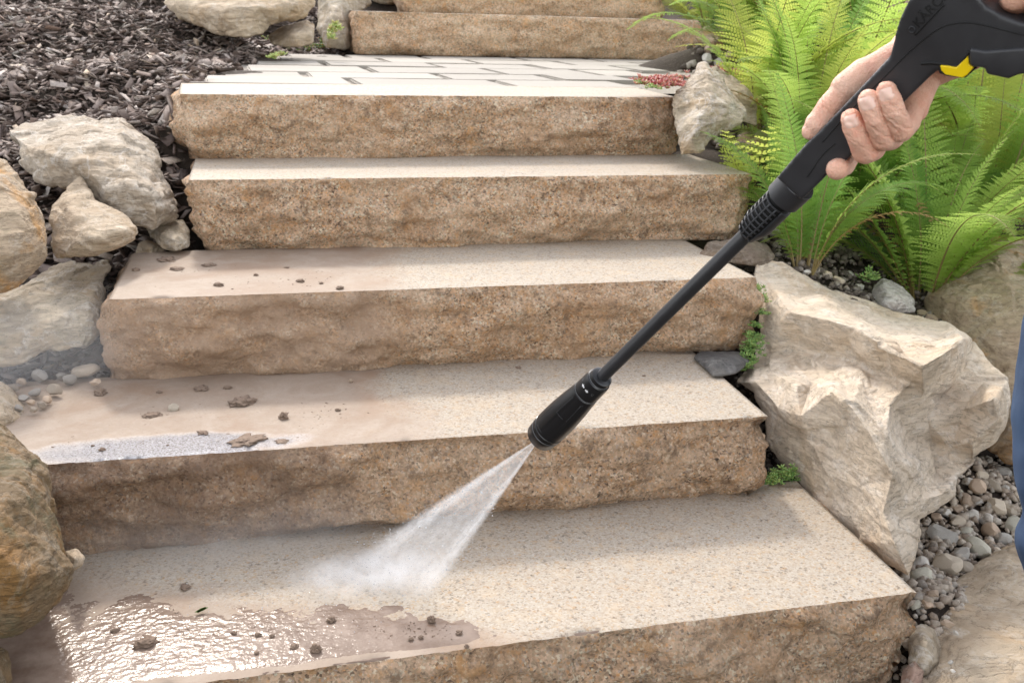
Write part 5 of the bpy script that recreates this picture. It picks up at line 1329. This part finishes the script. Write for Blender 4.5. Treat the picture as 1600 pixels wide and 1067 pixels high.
# fingernails
bb = BVHTree.FromPolygons([v.co+Vector(person.location) for v in body.data.vertices], [p.vertices[:] for p in body.data.polygons])
def nail(c, tip, wd, ln):
    bm = bmesh.new(); c = H(*c, -.03); t = H(*tip, -.03); up = (t-c).normalized(); sd2 = up.cross(FV).normalized()
    N = 10; gv = []; c0h = bb.ray_cast(c+FV*.05, -FV)[0]
    for j in range(N+1):
        row = []
        for i in range(N+1):
            a = -1+2*i/N; b = -1+2*j/N
            ee = (abs(a)**3.2+abs(b)**3.2)**(1/3.2) if (a or b) else 0
            k = 1/max(1, ee*1.0)
            pp = c+sd2*(a*k*wd)+up*(b*k*ln); h_ = bb.ray_cast(pp+FV*.05, -FV)
            if h_[0] is None or abs((h_[0]-c0h).dot(FV)) > .0035: row.append(None); continue
            row.append(bm.verts.new(h_[0]+h_[1]*(.0006*(1-min(1, ee)**4)+.00010)))
        gv.append(row)
    for j in range(N):
        for i in range(N):
            q = [gv[j][i], gv[j][i+1], gv[j+1][i+1], gv[j+1][i]]
            if None not in q: bm.faces.new(q)
    o = bm_obj('fingernail', bm, m_nail, person, loc=Vector(person.location)); o.location = (0, 0, 0)
nail((1386.5, 146), (1384, 137), .0054, .0046); nail((1358.5, 159), (1356, 150), .0060, .0050); nail((1332.5, 188), (1330, 179), .0056, .0048)

# ---------------------------------------------------------------- water jet and drifting mist
def vol_mat(name, build):
    g = NG(name); vs = g.n('ShaderNodeVolumePrincipled'); vs.inputs['Color'].default_value = (.97, .98, 1, 1); vs.inputs['Anisotropy'].default_value = .1
    d = build(g); g.put(vs.inputs['Density'], d); g.t.links.new(vs.outputs[0], g.out.inputs['Volume']); return g.m
nz_tip = A0-AT*.004
hitp = pz(612, 908, 0)
ax_ = (hitp-nz_tip); JL = ax_.length; ax_.normalize()
ta = math.tan(R(8.6)); tb2 = math.tan(R(6.0))
def jet(g):
    s = g.sep(g.obj); x, y, z = s[0], s[1], s[2]
    zz = g.math('MAXIMUM', z, .004)
    qx = g.math('DIVIDE', x, g.math('MULTIPLY', zz, ta)); qy = g.math('DIVIDE', y, g.math('MULTIPLY', zz, tb2))
    rr = g.math('SQRT', g.math('ADD', g.math('MULTIPLY', qx, qx), g.math('MULTIPLY', qy, qy)))
    soft = g.mapr(z, 0, JL, .88, .50)
    edge = g.mapr(rr, soft, 1, 1, 0, True)
    core = g.math('ADD', .30, g.math('MULTIPLY', g.mapr(g.math('ABSOLUTE', qx), .35, .85, 0, 1, True), .85))
    cv = g.n('ShaderNodeCombineXYZ'); g.put(cv.inputs[0], qx); g.put(cv.inputs[1], qy); g.put(cv.inputs[2], g.math('MULTIPLY', z, 7))
    st_ = g.mapr(g.noise(7, 4, .65, cv.outputs[0]), .36, .64, .15, 1.9)
    d = g.math('DIVIDE', 4.6, g.math('ADD', zz, .012))
    d = g.math('MULTIPLY', d, g.math('MULTIPLY', edge, g.math('MULTIPLY', core, st_)))
    return g.math('MULTIPLY', d, g.mapr(z, JL*.88, JL*1.05, 1, 0, True))
bm = bmesh.new(); rings = []
for z in [0.0]+[JL*1.06*i/8 for i in range(1, 9)]:
    rings.append([bm.verts.new((math.cos(k*math.pi/16)*(z*ta+.0012), math.sin(k*math.pi/16)*(z*tb2+.0012), z)) for k in range(32)])
for i in range(8):
    for k in range(32): bm.faces.new((rings[i][k], rings[i][(k+1) % 32], rings[i+1][(k+1) % 32], rings[i+1][k]))
bm.faces.new(rings[0][::-1]); bm.faces.new(rings[-1])
jo = bm_obj('water_jet', bm, vol_mat('water_jet_spray', jet))
zx = ax_; xx = SV-zx*SV.dot(zx); xx.normalize(); yy = zx.cross(xx)
Mj = Matrix((xx, yy, zx)).transposed().to_4x4(); Mj.translation = nz_tip; jo.matrix_world = Mj
tag(jo, 'white fan of water spraying from the black nozzle onto the lowest tread', 'water spray', kind='stuff')
r3 = np.random.default_rng(8); tmd = stone_template(3, 1); Vs = []; Fs = []; off = 0
for i in range(1500):
    if i < 800:
        z = JL*r3.uniform(.12, 1)**.7; a = r3.uniform(0, 6.28); q = math.sqrt(r3.uniform(.3, 1.25)); p = np.array(Mj@Vector((q*math.cos(a)*z*ta, q*math.sin(a)*z*tb2, z)))
        if p[2] < .001: continue
    else:
        p = np.array(hitp)+np.array([r3.normal(-.05, .13), r3.normal(-.02, .06), abs(r3.normal(0, .022))+.001])
    s_ = r3.lognormal(-7.6, .4); V = tmd[0]*s_*np.array([1, 1, 1.6])+p
    Vs.append(V); Fs.append(tmd[1]+off); off += len(V)
g = NG('droplet_water'); g.pbr((.95, .96, 1), .08, None, Transmission_Weight=.55, IOR=1.33)
tag(np_mesh('water_droplets', np.concatenate(Vs), np.concatenate(Fs), g.m, smooth=True), 'fine water droplets flying around the jet and its splash', 'water droplets', kind='stuff')
def mist(name, label, c, rad3, dens, seed, rot=0, nscale=3.0):
    bm = bmesh.new(); bmesh.ops.create_icosphere(bm, subdivisions=3, radius=1)
    for v in bm.verts: v.co = Vector((v.co.x*rad3[0], v.co.y*rad3[1], v.co.z*rad3[2]))
    def b(g):
        s = g.sep(g.obj); q = [g.math('DIVIDE', s[i], rad3[i]) for i in range(3)]
        rr = g.math('SQRT', g.math('ADD', g.math('MULTIPLY', q[0], q[0]), g.math('ADD', g.math('MULTIPLY', q[1], q[1]), g.math('MULTIPLY', q[2], q[2]))))
        e = g.mapr(rr, .1, .97, 1, 0, True)
        n_ = g.mapr(g.noise(nscale/max(rad3), 4, .6, g.obj), .36, .64, .25, 1.5)
        return g.math('MULTIPLY', dens, g.math('MULTIPLY', e, n_))
    o = bm_obj(name, bm, vol_mat(name+'_air', b)); o.location = c; o.rotation_euler = (0, 0, rot); tag(o, label, 'mist', kind='stuff'); return o
mist('splash_mist', 'bright splash of fine spray where the jet strikes the lowest tread', pz(598, 905, 0)+Vector((-.02, .0, .008)), (.15, .085, .035), 26, 1, nscale=5)
mist('mist', 'thin mist drifting low over the back of the lowest tread', P(330, 840, 1.60), (.36, .14, .08), 1.8, 2)
mist('mist', 'grey mist drifting between the left boulders and the third step', P(20, 550, 1.85), (.34, .30, .15), 1.0, 3)
